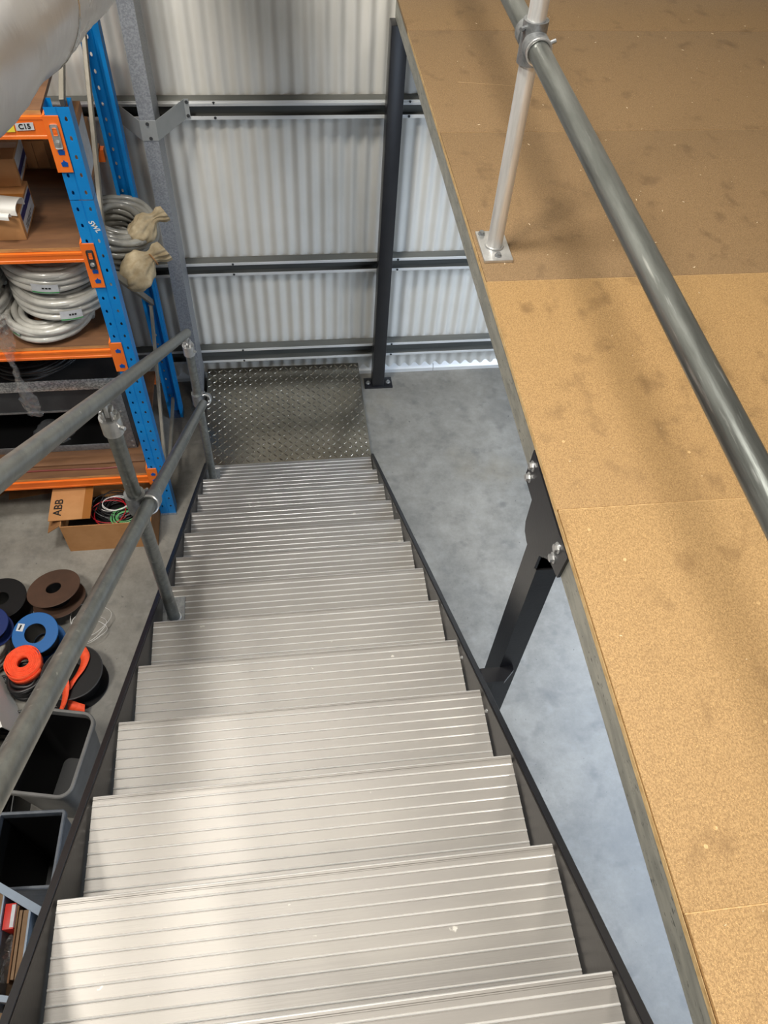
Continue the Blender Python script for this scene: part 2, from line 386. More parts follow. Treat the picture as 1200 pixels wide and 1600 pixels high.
# stringers
def stringer(x0, x1):
    s_ = RZ / G
    zt = lambda y: Z0 + 0.006 - (y - Y0) * s_
    ye = 3.175
    pts = [(-0.30, zt(-0.30)), (ye, zt(ye)), (ye, 0.0), (2.75 + 0.52, 0.0)]
    pts = [(-0.30, zt(-0.30)), (ye, zt(ye)), (ye, 0.0)]
    yb = (Z0 + 0.006 - 0.30) / s_ + Y0   # where the underside line meets the floor
    if yb < ye: pts.append((yb, 0.0))
    else: pts[-1] = (ye, zt(ye) - 0.30)
    pts.append((-0.30, zt(-0.30) - 0.30))
    mb = MB(); mb.prism(pts, 'x', x0, x1)
    bmesh.ops.bevel(mb.bm, geom=[e for e in mb.bm.edges], offset=0.0012, segments=1, affect='EDGES')
    return fin('stringer', mb, M_black, st, smooth=0)
stringer(0.4865, 0.5025); stringer(-0.521, -0.505)
# inner webs of the stringers read as satin paint
for xa, xb in ((0.4835, 0.4863), (-0.5047, -0.502)):
    s_ = RZ / G; zt = lambda y: Z0 + 0.002 - (y - Y0) * s_
    mb = MB(); mb.prism([(-0.28, zt(-0.28)), (3.16, zt(3.16)), (3.16, zt(3.16) - 0.2), (-0.28, zt(-0.28) - 0.26)], 'x', xa, xb)
    fin('stringer_web', mb, M_blackin, st, smooth=0)
for i in (3, 4):   # tread fixing bolt heads on the right web
    mb = MB(); mb.bolt((0.4833, yn(i) - 0.07, zn(i) + 0.012), (-1, 0, 0), 0.004, 0.004); fin('tread_bolt', mb, M_zinc, st)
# top landing boards behind the camera side
mb = MB(); mb.box(-0.52, 0.60, -1.6, -0.16, 2.478, 2.497); fin('landing_board', mb, M_chipA, st)

# ------------------------------------------------- checker plate landing step
ls = thing('landing_step', 'checker plate aluminium landing step at the foot of the stairs', 'landing step', (0, 3.67, 0))
LX0, LX1, LY0, LY1, LZ = -0.535, 0.507, 3.18, 4.155, 0.1755
mb = MB(); mb.box(LX0, LX1, LY0, LY1, LZ - 0.006, LZ, 0.002); fin('top_plate', mb, M_checker, ls)
for nm, a in (('side_plate', (LX0, LX0 + 0.005, LY0, LY1)), ('side_plate', (LX1 - 0.005, LX1, LY0, LY1)), ('front_plate', (LX0, LX1, LY0, LY0 + 0.005)), ('back_plate', (LX0, LX1, LY1 - 0.005, LY1))):
    mb = MB(); mb.box(*a, 0.0, LZ - 0.006); fin(nm, mb, M_checker, ls)
mb = MB(); c = 0.0345
nx, ny = int((LX1 - LX0) / c), int((LY1 - LY0) / c)
for i in range(nx):
    for j in range(ny):
        x = LX0 + 0.02 + i * c; y = LY0 + 0.018 + j * c; a = pi / 4 if (i + j) % 2 else -pi / 4
        ux, uy = cos(a) * 0.0195, sin(a) * 0.0195; vx, vy = -sin(a) * 0.0058, cos(a) * 0.0058
        b = mb.bm
        v = [b.verts.new((x + ux, y + uy, LZ)), b.verts.new((x + vx, y + vy, LZ)), b.verts.new((x - ux, y - uy, LZ)), b.verts.new((x - vx, y - vy, LZ))]
        t1 = b.verts.new((x + ux * 0.6, y + uy * 0.6, LZ + 0.0032)); t2 = b.verts.new((x - ux * 0.6, y - uy * 0.6, LZ + 0.0032))
        for f in ((v[0], v[1], t1), (v[1], t2, t1), (v[1], v[2], t2), (v[2], v[3], t2), (v[3], t1, t2), (v[3], v[0], t1)): b.faces.new(f)
fin('raised_lozenge_pattern', mb, M_checker, ls, smooth=0, kind='stuff')

# ================================================================= LEFT STAIR HANDRAIL
hr = thing('stair_handrail', 'galvanised two-rail pipe handrail down the left side of stairs', 'handrail', (-0.46, 1.49, zn(6)))
RP = 0.0212; XT, XM = -0.46, -0.422
zt_ = lambda y: 3.002 - 0.7176 * (y - 0.859)
zm_ = lambda y: 2.8816 - 0.719 * (y - 0.4246)
mb = MB(); mb.tube([(XT, y, zt_(y)) for y in (-0.45, 1.0, 3.045)], RP, 28); fin('top_rail', mb, M_galvpipe, hr, label='upper sloping handrail pipe')
mb = MB(); mb.tube([(XM, y, zm_(y)) for y in (-0.45, 1.0, 2.885)], RP, 28); fin('mid_rail', mb, M_galvpipe, hr, label='lower sloping handrail pipe')
dirm = Vector((0, 1, -0.719)).normalized()
for (py, tn) in ((1.487, 6), (3.005, 12)):
    zb = zn(tn)
    ztop = zt_(py) - 0.075
    mb = MB(); mb.cyl((XT, py, zb + 0.008), (XT, py, ztop), RP, 28); p = fin('post', mb, M_galvpipe, hr)
    mb = MB(); mb.box(-0.515, -0.424, py - 0.05, py + 0.085, zb + 0.0018, zb + 0.0095, 0.0015); bp = fin('base_plate', mb, M_galv, hr)
    mb = MB(); mb.torus((XT, py, zb + 0.011), RP + 0.001, 0.004, seg=24, rs=8); fin('weld_bead', mb, M_zinc, bp)
    # swivel head: sleeve on post, eye pair, pin, rail sleeve half
    mb = MB(); mb.pipe((XT, py, ztop - 0.05), (XT, py, ztop + 0.006), RP + 0.0065, RP, 28)
    mb.cyl((XT + 0.02, py - 0.012, ztop - 0.022), (XT + 0.036, py - 0.020, ztop - 0.022), 0.006, 8)
    mb.cyl((XT, py, ztop), (XT, py, ztop + 0.003), RP + 0.003, 24)
    for dx in (-0.011, 0.011): mb.box(XT + dx - 0.004, XT + dx + 0.004, py - 0.014, py + 0.014, ztop, ztop + 0.035, 0.003)
    mb.cyl((XT - 0.022, py, ztop + 0.022), (XT + 0.022, py, ztop + 0.022), 0.006, 10)
    mb.box(XT - 0.006, XT + 0.006, py - 0.012, py + 0.03, ztop + 0.012, ztop + 0.056, 0.003)
    fin('swivel_fitting', mb, M_zinc, hr)
    # crossover clamp for the mid rail
    zc = zm_(py); c = Vector((XM, py, zc))
    mb = MB(); mb.pipe((XT, py, zc - 0.03), (XT, py, zc + 0.045), RP + 0.009, RP, 28)
    mb.pipe(c - dirm * 0.03, c + dirm * 0.03, RP + 0.009, RP, 28)
    for k, dz in enumerate((-0.012, 0.025)): mb.cyl((XT + 0.02, py + 0.018, zc + dz), (XT + 0.034, py + 0.030, zc + dz), 0.005, 8)
    cl = fin('crossover_clamp', mb, M_galv, hr)
    mb = MB(); mb.torus(c - dirm * 0.0305, RP + 0.006, 0.0035, tuple(dirm), 28, 8); fin('bright_rim', mb, M_zinc, cl)

# ================================================================= MEZZANINE GUARD RAIL
gr = thing('mezzanine_guardrail', 'galvanised pipe guardrail along the edge of the particleboard mezzanine', 'guardrail', (0.685, 2.13, 2.5))
RG = 0.0242
mb = MB(); mb.tube([(0.685, 2.13, 2.51), (0.685, 2.13, 3.0), (0.685, 2.13, 3.62)], RG, 32); fin('post', mb, M_pipewhite, gr, label='pale zinc upright pipe with worn seam')
mb = MB(); mb.box(0.6385, 0.7315, 2.055, 2.212, 2.5003, 2.511, 0.0015); bp = fin('base_plate', mb, M_zinc, gr)
mb = MB(); mb.torus((0.685, 2.13, 2.5125), RG + 0.001, 0.0055, seg=30, rs=8); fin('weld_bead', mb, M_zinc, bp)
for x, y in ((0.687, 2.078), (0.656, 2.196)):
    mb = MB(); mb.bolt((x, y, 2.511), (0, 0, 1), 0.008, 0.008); fin('bolt', mb, M_galv, bp)
XG, ZG, RR = 0.687, 3.119, 0.0272
for ya, yb in ((-1.4, 2.104), (2.156, 4.05)):
    mb = MB(); mb.tube([(XG, ya + (yb - ya) * k / 4, ZG) for k in range(5)], RR, 36); fin('mid_rail', mb, M_galvrail, gr, label='dull galvanised horizontal rail pipe')
mb = MB(); mb.pipe((0.685, 2.13, ZG - 0.052), (0.685, 2.13, ZG + 0.052), RG + 0.0085, RG, 32)
mb.pipe((XG, 2.068, ZG), (XG, 2.108, ZG), RR + 0.008, RR, 36); mb.pipe((XG, 2.152, ZG), (XG, 2.192, ZG), RR + 0.008, RR, 36)
mb.cyl((0.655, 2.12, ZG + 0.035), (0.643, 2.11, ZG + 0.035), 0.0055, 8); mb.cyl((XG + 0.03, 2.085, ZG + 0.014), (XG + 0.045, 2.085, ZG + 0.02), 0.0055, 8)
cl = fin('cross_clamp', mb, M_galv, gr)
mb = MB(); mb.torus((XG, 2.067, ZG), RR + 0.004, 0.004, (0, 1, 0), 36, 8); fin('bright_rim', mb, M_zinc, cl)

# ================================================================= BLACK POSTS
po = thing('steel_post', 'tall black square steel post standing by the corrugated wall', 'post', (0.647, 4.12, 0))
mb = MB(); mb.box(0.605, 0.689, 4.075, 4.163, 0.012, 2.383, 0.004); fin('shaft', mb, M_black, po)
mb = MB(); mb.box(0.552, 0.752, 4.066, 4.168, 0.0, 0.012, 0.0015); bp = fin('base_plate', mb, M_black, po)
for x in (0.58, 0.724):
    mb = MB(); mb.bolt((x, 4.115, 0.012), (0, 0, 1), 0.011, 0.012); fin('anchor_bolt', mb, M_zinc, bp)

po = thing('steel_post', 'black steel post beside the stairs carrying bolted plate on mezzanine edge', 'post', (0.664, 1.13, 0))
mb = MB(); o_, i_ = [(0.634, 1.087), (0.698, 1.087), (0.698, 1.182), (0.634, 1.182)], [(0.639, 1.092), (0.693, 1.092), (0.693, 1.177), (0.639, 1.177)]
mb.loft([[(x, y, 0.01) for x, y in o_], [(x, y, 2.225) for x, y in o_], [(x, y, 2.225) for x, y in i_], [(x, y, 0.05) for x, y in i_]], cap0=True, cap1=True)
fin('shaft', mb, M_black, po, smooth=0)
mb = MB(); mb.box(0.60, 0.735, 1.05, 1.22, 0, 0.01); fin('base_plate', mb, M_black, po)
mb = MB(); mb.prism([(1.298, 2.476), (1.304, 2.362), (1.222, 2.362), (1.218, 2.27), (1.205, 2.245), (1.176, 2.235), (1.087, 2.235), (1.085, 2.30), (1.03, 2.362), (0.968, 2.378), (0.960, 2.478), (1.01, 2.478), (1.03, 2.472), (1.24, 2.472)], 'x', 0.6255, 0.6335)
hp = fin('head_plate', mb, M_black, po, smooth=0)
for y, z in ((1.276, 2.437), (1.276, 2.391), (1.014, 2.440), (1.017, 2.393)):
    mb = MB(); mb.bolt((0.6255, y, z), (-1, 0, 0), 0.0105, 0.009); fin('bolt', mb, M_zinc, hp)
mb = MB(); mb.prism([(0.5028, 1.0868), (0.678, 1.0868), (0.678, 1.072), (0.640, 1.036), (0.5028, 1.036)], 'z', 1.618, 1.64)
fin('stringer_cleat', mb, M_black, po, smooth=0)

# ================================================================= GALVANISED WALL COLUMN
wc = thing('steel_column', 'spangled galvanised steel column in front of the corrugated wall', 'column', (-0.59, 4.02, 0))
CX0, CX1, CY0, CY1 = -0.632, -0.558, 3.955, 4.165
mb = MB(); t = 0.004
mb.prism([(CX0, CY0), (CX1, CY0), (CX1, CY1), (CX0, CY1), (CX0, CY1 - t), (CX1 - t, CY1 - t), (CX1 - t, CY0 + t), (CX0 + t, CY0 + t), (CX0 + t, CY0 + 0.02), (CX0, CY0 + 0.02)], 'z', 0.0, 7.0)
fin('shaft', mb, M_galvcol, wc, smooth=0)
mb = MB(); z0, z1 = 1.898, 1.998; yf = CY0 - 0.003
def fold(pts, t=0.003):
    inn = [(x, y + t) for x, y in pts]; return pts + inn[::-1]
mb.prism(fold([(-0.405, 4.170), (-0.428, 4.170), (CX1 + 0.002, yf), (CX0 - 0.002, yf), (-0.782, 4.170), (-0.805, 4.170)]), 'z', z0, z1)
br = fin('girt_brace', mb, M_brace, wc, smooth=0, label='folded zinc strap wrapping column')
mb = MB()
for x, y, zz in ((-0.597, yf, z1 - 0.015), (-0.592, yf, z0 + 0.012), (-0.416, 4.170, z1 - 0.015), (-0.416, 4.170, z0 + 0.015)):
    mb.bolt((x, y, zz), (0, -1, 0), 0.006, 0.005)
fin('screw', mb, M_dark, br)
mb = MB(); mb.box(CX0 - 0.03, CX1 + 0.035, CY0 - 0.02, CY1, 0, 0.008); fin('base_cleat', mb, M_galv, wc)

# ================================================================= FOIL DUCT
dd = Vector((0.249, 0.968, 0.0)).normalized()
Rd = 0.21
tr = Vector((-0.2150, 0.892, -0.397)).normalized()         # line of sight that grazes the duct
g0 = Vector((0, 0, 4.0)) + tr * 2.35
nv = tr.cross(dd).normalized()
if nv.z < 0: nv = -nv
ax = g0 + nv * Rd
fd = thing('foil_duct', 'silver foil covered flexible duct crossing above the blue rack', 'duct', (ax.x, ax.y, ax.z - Rd))
mb = MB(); u = (Vector((0, 0, 1)) - dd * dd.z).normalized(); w = dd.cross(u); seg = 56; rings = []
rnd = [random.uniform(-1, 1) for _ in range(400)]
tt = [-2.1 + 0.02 * k for k in range(205)]
for k, s_ in enumerate(tt):
    ring = []
    for q in range(seg):
        a = 2 * pi * q / seg
        r = Rd + 0.0035 * sin(s_ * 2 * pi / 0.29 + 0.5 * sin(a)) + 0.0022 * sin(a * 5 + s_ * 9 + 2 * sin(s_ * 3)) + 0.0012 * rnd[(k * 7 + q * 13) % 400]
        ring.append(ax + dd * s_ + (u * cos(a) + w * sin(a)) * r)
    rings.append(ring)
mb.loft(rings, True, True); fin('foil_sleeve', mb, M_foil, fd, smooth=60)
for s_ in (-0.62, 0.02, 0.66, 1.3):     # spiral seams and tape
    mb = MB(); pts = [ax + dd * (s_ + 0.03 * sin(2 * pi * q / 48)) + (u * cos(2 * pi * q / 48) + w * sin(2 * pi * q / 48)) * (Rd + 0.001) for q in range(48)]
    mb.tube(pts, 0.005, 6, closed=True); fin('wire_hoop', mb, M_foiltape, fd)
mb = MB(); a0 = 0.0
na = -nv * cos(0.55) - tr * sin(0.55); tb = dd.cross(na).normalized()
pts = [ax + dd * s_ + na * (Rd + 0.001 + 0.002 * sin(s_ * 23)) + tb * (0.006 * sin(s_ * 7) + 0.003 * sin(s_ * 19)) for s_ in tt[::2]]
mb.tube(pts, 0.0075, 8)
fin('seam_tape', mb, M_foiltape, fd)
for s_ in (-1.6, 1.75):
    mb = MB(); c = ax + dd * s_; pts = [c + (u * cos(2 * pi * q / 40) + w * sin(2 * pi * q / 40)) * (Rd + 0.006) for q in range(40)]
    mb.tube(pts, 0.004, 6, closed=True); mb.box(c.x - 0.01, c.x + 0.01, c.y - 0.002, c.y + 0.002, c.z + Rd, 7.0); fin('hanger_strap', mb, M_galv, fd)

# ================================================================= PALLET RACK
rk = thing('pallet_rack', 'blue and orange pallet rack with dark shelf boards left of the stairs', 'rack', (-0.78, 3.45, 0))
YF, YR = 3.06, 3.945
def face_with_holes(mb, xa, xb, y, z0, z1, hole_z, hw=0.0055, hh=0.011, cell=0.0745):
    b = mb.bm; xc = (xa + xb) / 2; z = z0
    prev = None
    def flat(za, zb):
        if zb - za > 1e-5: mb.quad([(xa, y, za), (xb, y, za), (xb, y, zb), (xa, y, zb)])
    for hz in sorted(hole_z):
        za, zb = hz - 0.02, hz + 0.02
        if za < z or zb > z1: continue
        flat(z, za)
        O = [(xa, za), (xc, za), (xb, za), (xb, hz), (xb, zb), (xc, zb), (xa, zb), (xa, hz)]
        I = [(xc - hw * 0.7, hz - hh * 0.7), (xc, hz - hh), (xc + hw * 0.7, hz - hh * 0.7), (xc + hw, hz), (xc + hw * 0.7, hz + hh * 0.7), (xc, hz + hh), (xc - hw * 0.7, hz + hh * 0.7), (xc - hw, hz)]
        Ov = [b.verts.new((p[0], y, p[1])) for p in O]; Iv = [b.verts.new((p[0], y, p[1])) for p in I]
        Bv = [b.verts.new((p[0], y + (0.004 if y < 3.5 else -0.004), p[1])) for p in I]
        for k in range(8):
            b.faces.new((Ov[k], Ov[(k + 1) % 8], Iv[(k + 1) % 8], Iv[k])); b.faces.new((Iv[k], Iv[(k + 1) % 8], Bv[(k + 1) % 8], Bv[k]))
        z = zb
    flat(z, z1)
def upright(xl, xr, y, s, z1, splice=None, inside=False):
    """channel upright; s=+1 opens toward +Y"""
    mb = MB(); xm = (xl + xr) / 2; hz = [0.075 + 0.0745 * k for k in range(60)]
    segs = [(0.004, z1)] if not splice else [(0.004, splice - 0.0015), (splice + 0.0015, z1)]
    for za, zb in segs:
        face_with_holes(mb, xl, xm - 0.004, y, za, zb, hz); face_with_holes(mb, xm + 0.004, xr, y, za, zb, hz)
        for a, b_ in ((xm - 0.004, xm), (xm, xm + 0.004)):
            ya, yb = (y, y + s * 0.003) if a < xm else (y + s * 0.003, y)
            mb.quad([(a, ya, za), (b_, yb, za), (b_, yb, zb), (a, ya, zb)])
        for x, sx in ((xl, 1), (xr, -1)):
            mb.quad([(x, y, za), (x, y + s * 0.07, za), (x, y + s * 0.07, zb), (x, y, zb)])
            mb.quad([(x, y + s * 0.07, za), (x + sx * 0.018, y + s * 0.07, za), (x + sx * 0.018, y + s * 0.07, zb), (x, y + s * 0.07, zb)])
    u_ = fin('upright', mb, M_blue, rk, smooth=0, label='blue punched steel upright')
    mb = MB(); mb.box(xl - 0.004, xr + 0.004, y - 0.012 if s > 0 else y - 0.075, y + 0.075 if s > 0 else y + 0.012, 0, 0.004); fin('foot_plate', mb, M_galv, u_)
    return u_
UL, UR = -0.826, -0.733
upright(UL, UR, YF, 1, 2.505, 2.129)
upright(-0.806, -0.714, YR, -1, 3.15)
upright(-3.46, -3.367, YF, 1, 2.505); upright(-3.46, -3.367, YR, -1, 3.15)
# bracing between front and rear uprights
def bar(a, b_, w=0.032, t=0.018, m=None, nm='frame_brace'):
    a, b_ = Vector(a), Vector(b_); d = (b_ - a); L = d.length; d.normalize()
    F = frame(a, d, Vector((0, 0, 1)) if abs(d.z) < 0.8 else Vector((0, 1, 0)))
    mb = MB(); mb.box(0, L, -w / 2, w / 2, -t / 2, t / 2, 0.002, M=F); return fin(nm, mb, m or M_conduitdk, rk, smooth=0)
M_bracegal = mat('dull_brace_steel', (128, 122, 110), 0.55, 0.3, (142, 136, 124), 14)
bar((-0.752, 3.855, 2.62), (-0.772, 3.10, 1.72), m=M_bracegal)
bar((-0.762, 3.10, 2.50), (-0.80, 3.88, 2.72), m=M_bracegal)
bar((-0.752, 3.12, 1.735), (-0.752, 3.90, 0.95), m=M_bracegal)
bar((-0.765, 3.90, 0.93), (-0.765, 3.12, 0.14), m=M_bracegal)
bar((-0.76, 3.12, 0.16), (-0.76, 3.90, 0.16), m=M_bracegal)
XBL = -3.367
def beam(y, z1, h, face):
    """step beam, front face toward -Y when face=-1"""
    f = face; mb = MB(); 
    pts = [(y, z1 - h), (y, z1 - h + 0.012), (y - f * 0.002, z1 - h + 0.014), (y - f * 0.002, z1 - 0.012), (y, z1 - 0.010), (y, z1), (y - f * 0.04, z1), (y - f * 0.04, z1 - h)]
    mb.prism(pts, 'x', XBL, UL); b_ = fin('beam', mb, M_orange, rk, smooth=0, label='orange load beam')
    return b_
def connector(b_, ztop, zbot, lockz=None):
    y = YF
    mb = MB(); mb.box(UL - 0.010, UL + 0.047, y - 0.0065, y - 0.001, zbot, ztop, 0.001); mb.box(UL - 0.012, UL - 0.004, y - 0.006, y + 0.05, zbot + 0.0, ztop)
    c = fin('end_connector', mb, M_orange, b_, smooth=0)
    for z in (zbot + 0.035, ztop - 0.14 if ztop - zbot > 0.2 else ztop - 0.05):
        mb = MB(); mb.prism([(UL + 0.012, z - 0.01), (UL + 0.034, z - 0.01), (UL + 0.036, z + 0.006), (UL + 0.026, z + 0.012), (UL + 0.023, z + 0.018), (UL + 0.018, z + 0.010), (UL + 0.010, z + 0.006)], 'y', y - 0.008, y - 0.0066)
        fin('hook_slot', mb, M_bluein, c, smooth=0)
    if lockz:
        mb = MB(); mb.box(UL + 0.006, UL + 0.036, y - 0.012, y - 0.0066, lockz - 0.05, lockz + 0.045, 0.006); lk = fin('safety_lock', mb, M_zinc if lockz > 2 else M_dark, c, smooth=0)
        mb = MB(); mb.box(UL + 0.014, UL + 0.03, y - 0.0128, y - 0.0118, lockz + 0.004, lockz + 0.032, 0.003); fin('lock_window', mb, M_orange, lk)
        mb = MB(); mb.bolt((UL + 0.021, y - 0.012, lockz - 0.025), (0, -1, 0), 0.007, 0.006); fin('lock_pin', mb, M_zinc, lk)
b1 = beam(YF + 0.002, 2.468, 0.085, -1); connector(b1, 2.475, 2.252, 2.40)
b2 = beam(YF + 0.002, 1.880, 0.046, -1); connector(b2, 1.930, 1.704, 1.855)
b3 = beam(YF + 0.002, 1.332, 0.046, -1); connector(b3, 1.380, 1.198)
b4 = beam(YF + 0.002, 0.364, 0.056, -1); connector(b4, 0.440, 0.300)
for z, h in ((2.468, 0.085), (1.882, 0.062), (1.334, 0.058), (0.366, 0.07)): beam(3.94, z, h, 1)
# stickers on the top beam
mb = MB(); mb.quad([(-0.945, YF - 0.0005, 2.417), (-0.879, YF - 0.0005, 2.420), (-0.877, YF - 0.0005, 2.449), (-0.943, YF - 0.0005, 2.446)])
lb = fin('bay_label', mb, M_label, b1, smooth=0, label='small white bay label reading C15')
text('lettering', 'C15', 0.026, frame((-0.911, YF - 0.0012, 2.433), (1, 0, 0.04), (0, 0, 1)), M_ink, lb, bold=0.0008)
mb = MB(); mb.quad([(-0.99, YF - 0.0005, 2.412), (-0.95, YF - 0.0005, 2.413), (-0.948, YF - 0.0005, 2.447), (-0.968, YF - 0.0005, 2.44)]); fin('yellow_sticker', mb, M_yellow, b1, smooth=0)
# white handwriting on the front upright
mk = text('handwritten_mark', 'SWL', 0.030, frame((-0.7575, YF - 0.0006, 2.008), (0.45, 0, -1), (1, 0, 0.45)), M_white, rk, bold=0.0006, shear=0.25)
# shelf boards with pale edge strip
def shelf(zb, y0, y1, x0=XBL + 0.02, x1=UL - 0.016):
    mb = MB(); mb.box(x0, x1, y0, y1, zb, zb + 0.018); s_ = fin('shelf_board', mb, M_ply, rk, smooth=0)
    mb = MB(); mb.box(x0, x1, y0 - 0.0008, y0 - 0.0001, zb + 0.0005, zb + 0.0175); fin('board_edge', mb, M_plyedge, s_, smooth=0)
    return zb + 0.018
ZS1 = shelf(2.4682, 3.075, 3.93); ZS2 = shelf(1.8822, 3.075, 3.93); ZS3 = shelf(1.3342, 3.075, 3.93); ZS4 = shelf(0.3662, 3.075, 3.93)

# ------------------------------------------------- cartons
def carton(name, label, x0, x1, y0, y1, z0, h, rot=0, m=None, tape=True, flap=False):
    m = m or M_card; cx, cy = (x0 + x1) / 2, (y0 + y1) / 2
    o = thing(name, label, 'box', (cx, cy, z0)); Mx = Matrix.Translation((cx, cy, z0)) @ Matrix.Rotation(radians(rot), 4, 'Z')
    a, b_ = (x1 - x0) / 2, (y1 - y0) / 2
    mb = MB(); mb.box(-a, a, -b_, b_, 0, h, 0.003, M=Mx); fin('body', mb, m, o)
    mb = MB(); mb.box(-a, a, -0.001, 0.001, h + 0.0002, h + 0.0008, M=Mx); fin('flap_seam', mb, M_cardin, o)
    if tape: mb = MB(); mb.box(-a - 0.0006, a + 0.0006, -0.024, 0.024, h + 0.0002, h + 0.0012, M=Mx); fin('tape', mb, M_tape, o)
    return o, Mx, a, b_
def end_label(o, Mx, a, b_, h, band, txt=True):
    X = a + 0.0008
    mb = MB(); mb.quad([(X, -b_ * 0.8, h * 0.12), (X, b_ * 0.85, h * 0.12), (X, b_ * 0.85, h * 0.92), (X, -b_ * 0.8, h * 0.92)], M=Mx); l = fin('end_label', mb, M_label, o, smooth=0)
    mb = MB(); X += 0.0006
    mb.quad([(X, -b_ * 0.8, h * band), (X, b_ * 0.85, h * band), (X, b_ * 0.85, h * (band + 0.26)), (X, -b_ * 0.8, h * (band + 0.26))], M=Mx); fin('printed_band', mb, M_navy, l, smooth=0)
    mb = MB()
    for k in range(3): mb.quad([(X, -b_ * 0.6, h * (0.18 + 0.07 * k)), (X, b_ * (0.1 + 0.15 * k), h * (0.18 + 0.07 * k)), (X, b_ * (0.1 + 0.15 * k), h * (0.21 + 0.07 * k)), (X, -b_ * 0.6, h * (0.21 + 0.07 * k))], M=Mx)
    fin('print_lines', mb, M_ink, l, smooth=0)
o, Mx, a, b_ = carton('cardboard_carton', 'lower open-print carton on second shelf with blue and white end label', -1.45, -1.07, 3.135, 3.39, ZS2, 0.125, 0); end_label(o, Mx, a, b_, 0.125, 0.58)
o, Mx, a, b_ = carton('cardboard_carton', 'upper cardboard carton stacked on the labelled carton beside orange beam', -1.48, -1.088, 3.335, 3.56, ZS2 + 0.1265, 0.125, 2); end_label(o, Mx, a, b_, 0.125, 0.25)
o, Mx, a, b_ = carton('cardboard_carton', 'low brown carton at back of second shelf with folded side flaps', -1.22, -0.86, 3.70, 3.90, ZS2, 0.15, 0, M_card2, False)
mb = MB()
for x0, x1 in ((-1.19, -1.145), (-1.14, -1.095), (-1.092, -1.04)): mb.box(x0, x1, 3.694, 3.6985, ZS2 + 0.012, ZS2 + 0.14)
fin('front_flap', mb, M_card, o)
o, Mx, a, b_ = carton('cardboard_carton', 'narrow upright carton with white side label behind the blue front upright', -0.905, -0.840, 3.40, 3.74, ZS2, 0.30, 0, M_card2, False)
mb = MB(); mb.quad([(-0.8392, 3.58, ZS2 + 0.03), (-0.8392, 3.72, ZS2 + 0.03), (-0.8392, 3.72, ZS2 + 0.26), (-0.8392, 3.58, ZS2 + 0.26)]); fin('side_label', mb, M_label, o, smooth=0)
o, Mx, a, b_ = carton('cardboard_carton', 'carton on top shelf half hidden under the silver duct', -1.30, -0.95, 3.12, 3.42, ZS1, 0.10, 6, M_card)
# timber off-cut on top shelf
mb = MB(); mb.box(0, 0.60, -0.02, 0.02, -0.009, 0.009, 0.001, M=frame((-0.93, 3.09, ZS1 + 0.012), (0.10, 0.97, 0.22), (1, -0.1, 0)))
tag(fin('timber_batten', mb, M_plyedge), 'pale timber batten leaning on top shelf behind the orange beam', 'timber')
# white plastic trunking pieces
def trunk(name, label, F, L, w, h):
    mb = MB(); pts = [(-w, 0)] + [(-w, h * 0.5)] + [(w * cos(pi - pi * k / 10), h * 0.5 + h * 0.5 * sin(pi * k / 10)) for k in range(11)] + [(w, 0)]
    inner = [(p[0] * 0.9, p[1] * 0.92) for p in pts]
    b = mb.bm
    A = [b.verts.new((0, u_, v_)) for u_, v_ in pts]; B = [b.verts.new((L, u_, v_)) for u_, v_ in pts]
    C = [b.verts.new((0, u_, v_)) for u_, v_ in inner]; D = [b.verts.new((L, u_, v_)) for u_, v_ in inner]
    for k in range(len(pts) - 1):
        b.faces.new((A[k], A[k + 1], B[k + 1], B[k])); b.faces.new((C[k], D[k], D[k + 1], C[k + 1])); b.faces.new((A[k], C[k], C[k + 1], A[k + 1])); b.faces.new((B[k], B[k + 1], D[k + 1], D[k]))
    for k in (0, len(pts) - 1): b.faces.new((A[k], B[k], D[k], C[k]))
    for v in b.verts: v.co = F @ v.co
    return tag(fin(name, mb, M_white), label, 'trunking')
zt0 = ZS2 + 0.1255
trunk('plastic_trunking', 'wide white plastic trunking lying on the lower labelled carton', frame((-1.062, 3.165, zt0), (-1, 0.20, 0), (-0.20, -1, 0)), 0.36, 0.046, 0.045)
trunk('plastic_trunking', 'narrow white plastic trunking strip in front of wide trunking piece', frame((-1.095, 3.100, zt0), (-1, 0.18, 0), (-0.18, -1, 0)), 0.30, 0.014, 0.022)

# ------------------------------------------------- conduit coils
def coil(name, label, c, R, rt, layers, rows, m, tilt=0, tax=(1, 0, 0), cat='coil', group=None, jit=0.004, wrap=False):
    o = thing(name, label, cat, (c[0], c[1], c[2]), group)
    Mx = Matrix.Translation(c) @ Matrix.Rotation(radians(tilt), 4, Vector(tax)); mb = MB(); seg = 56
    pts = []
    # one continuous strand: climb through the layers, then step inward
    total = layers * rows
    for q in range(total * seg):
        turn = q / seg; row = min(int(turn // layers), rows - 1); lay = turn - row * layers
        lay = lay if row % 2 == 0 else layers - lay
        a = 2 * pi * q / seg
        rr = R - rt - row * rt * 1.9 + jit * sin(a * 3 + turn * 1.7); zz = rt + min(lay, layers - 1) * rt * 2.0 + jit * 0.5 * sin(a * 2 + turn)
        pts.append(Mx @ Vector((rr * cos(a), rr * sin(a), zz)))
    mb.tube(pts, rt, 9); fin('conduit' if cat == 'coil' else 'cable', mb, m, o, smooth=60)
    return o, Mx
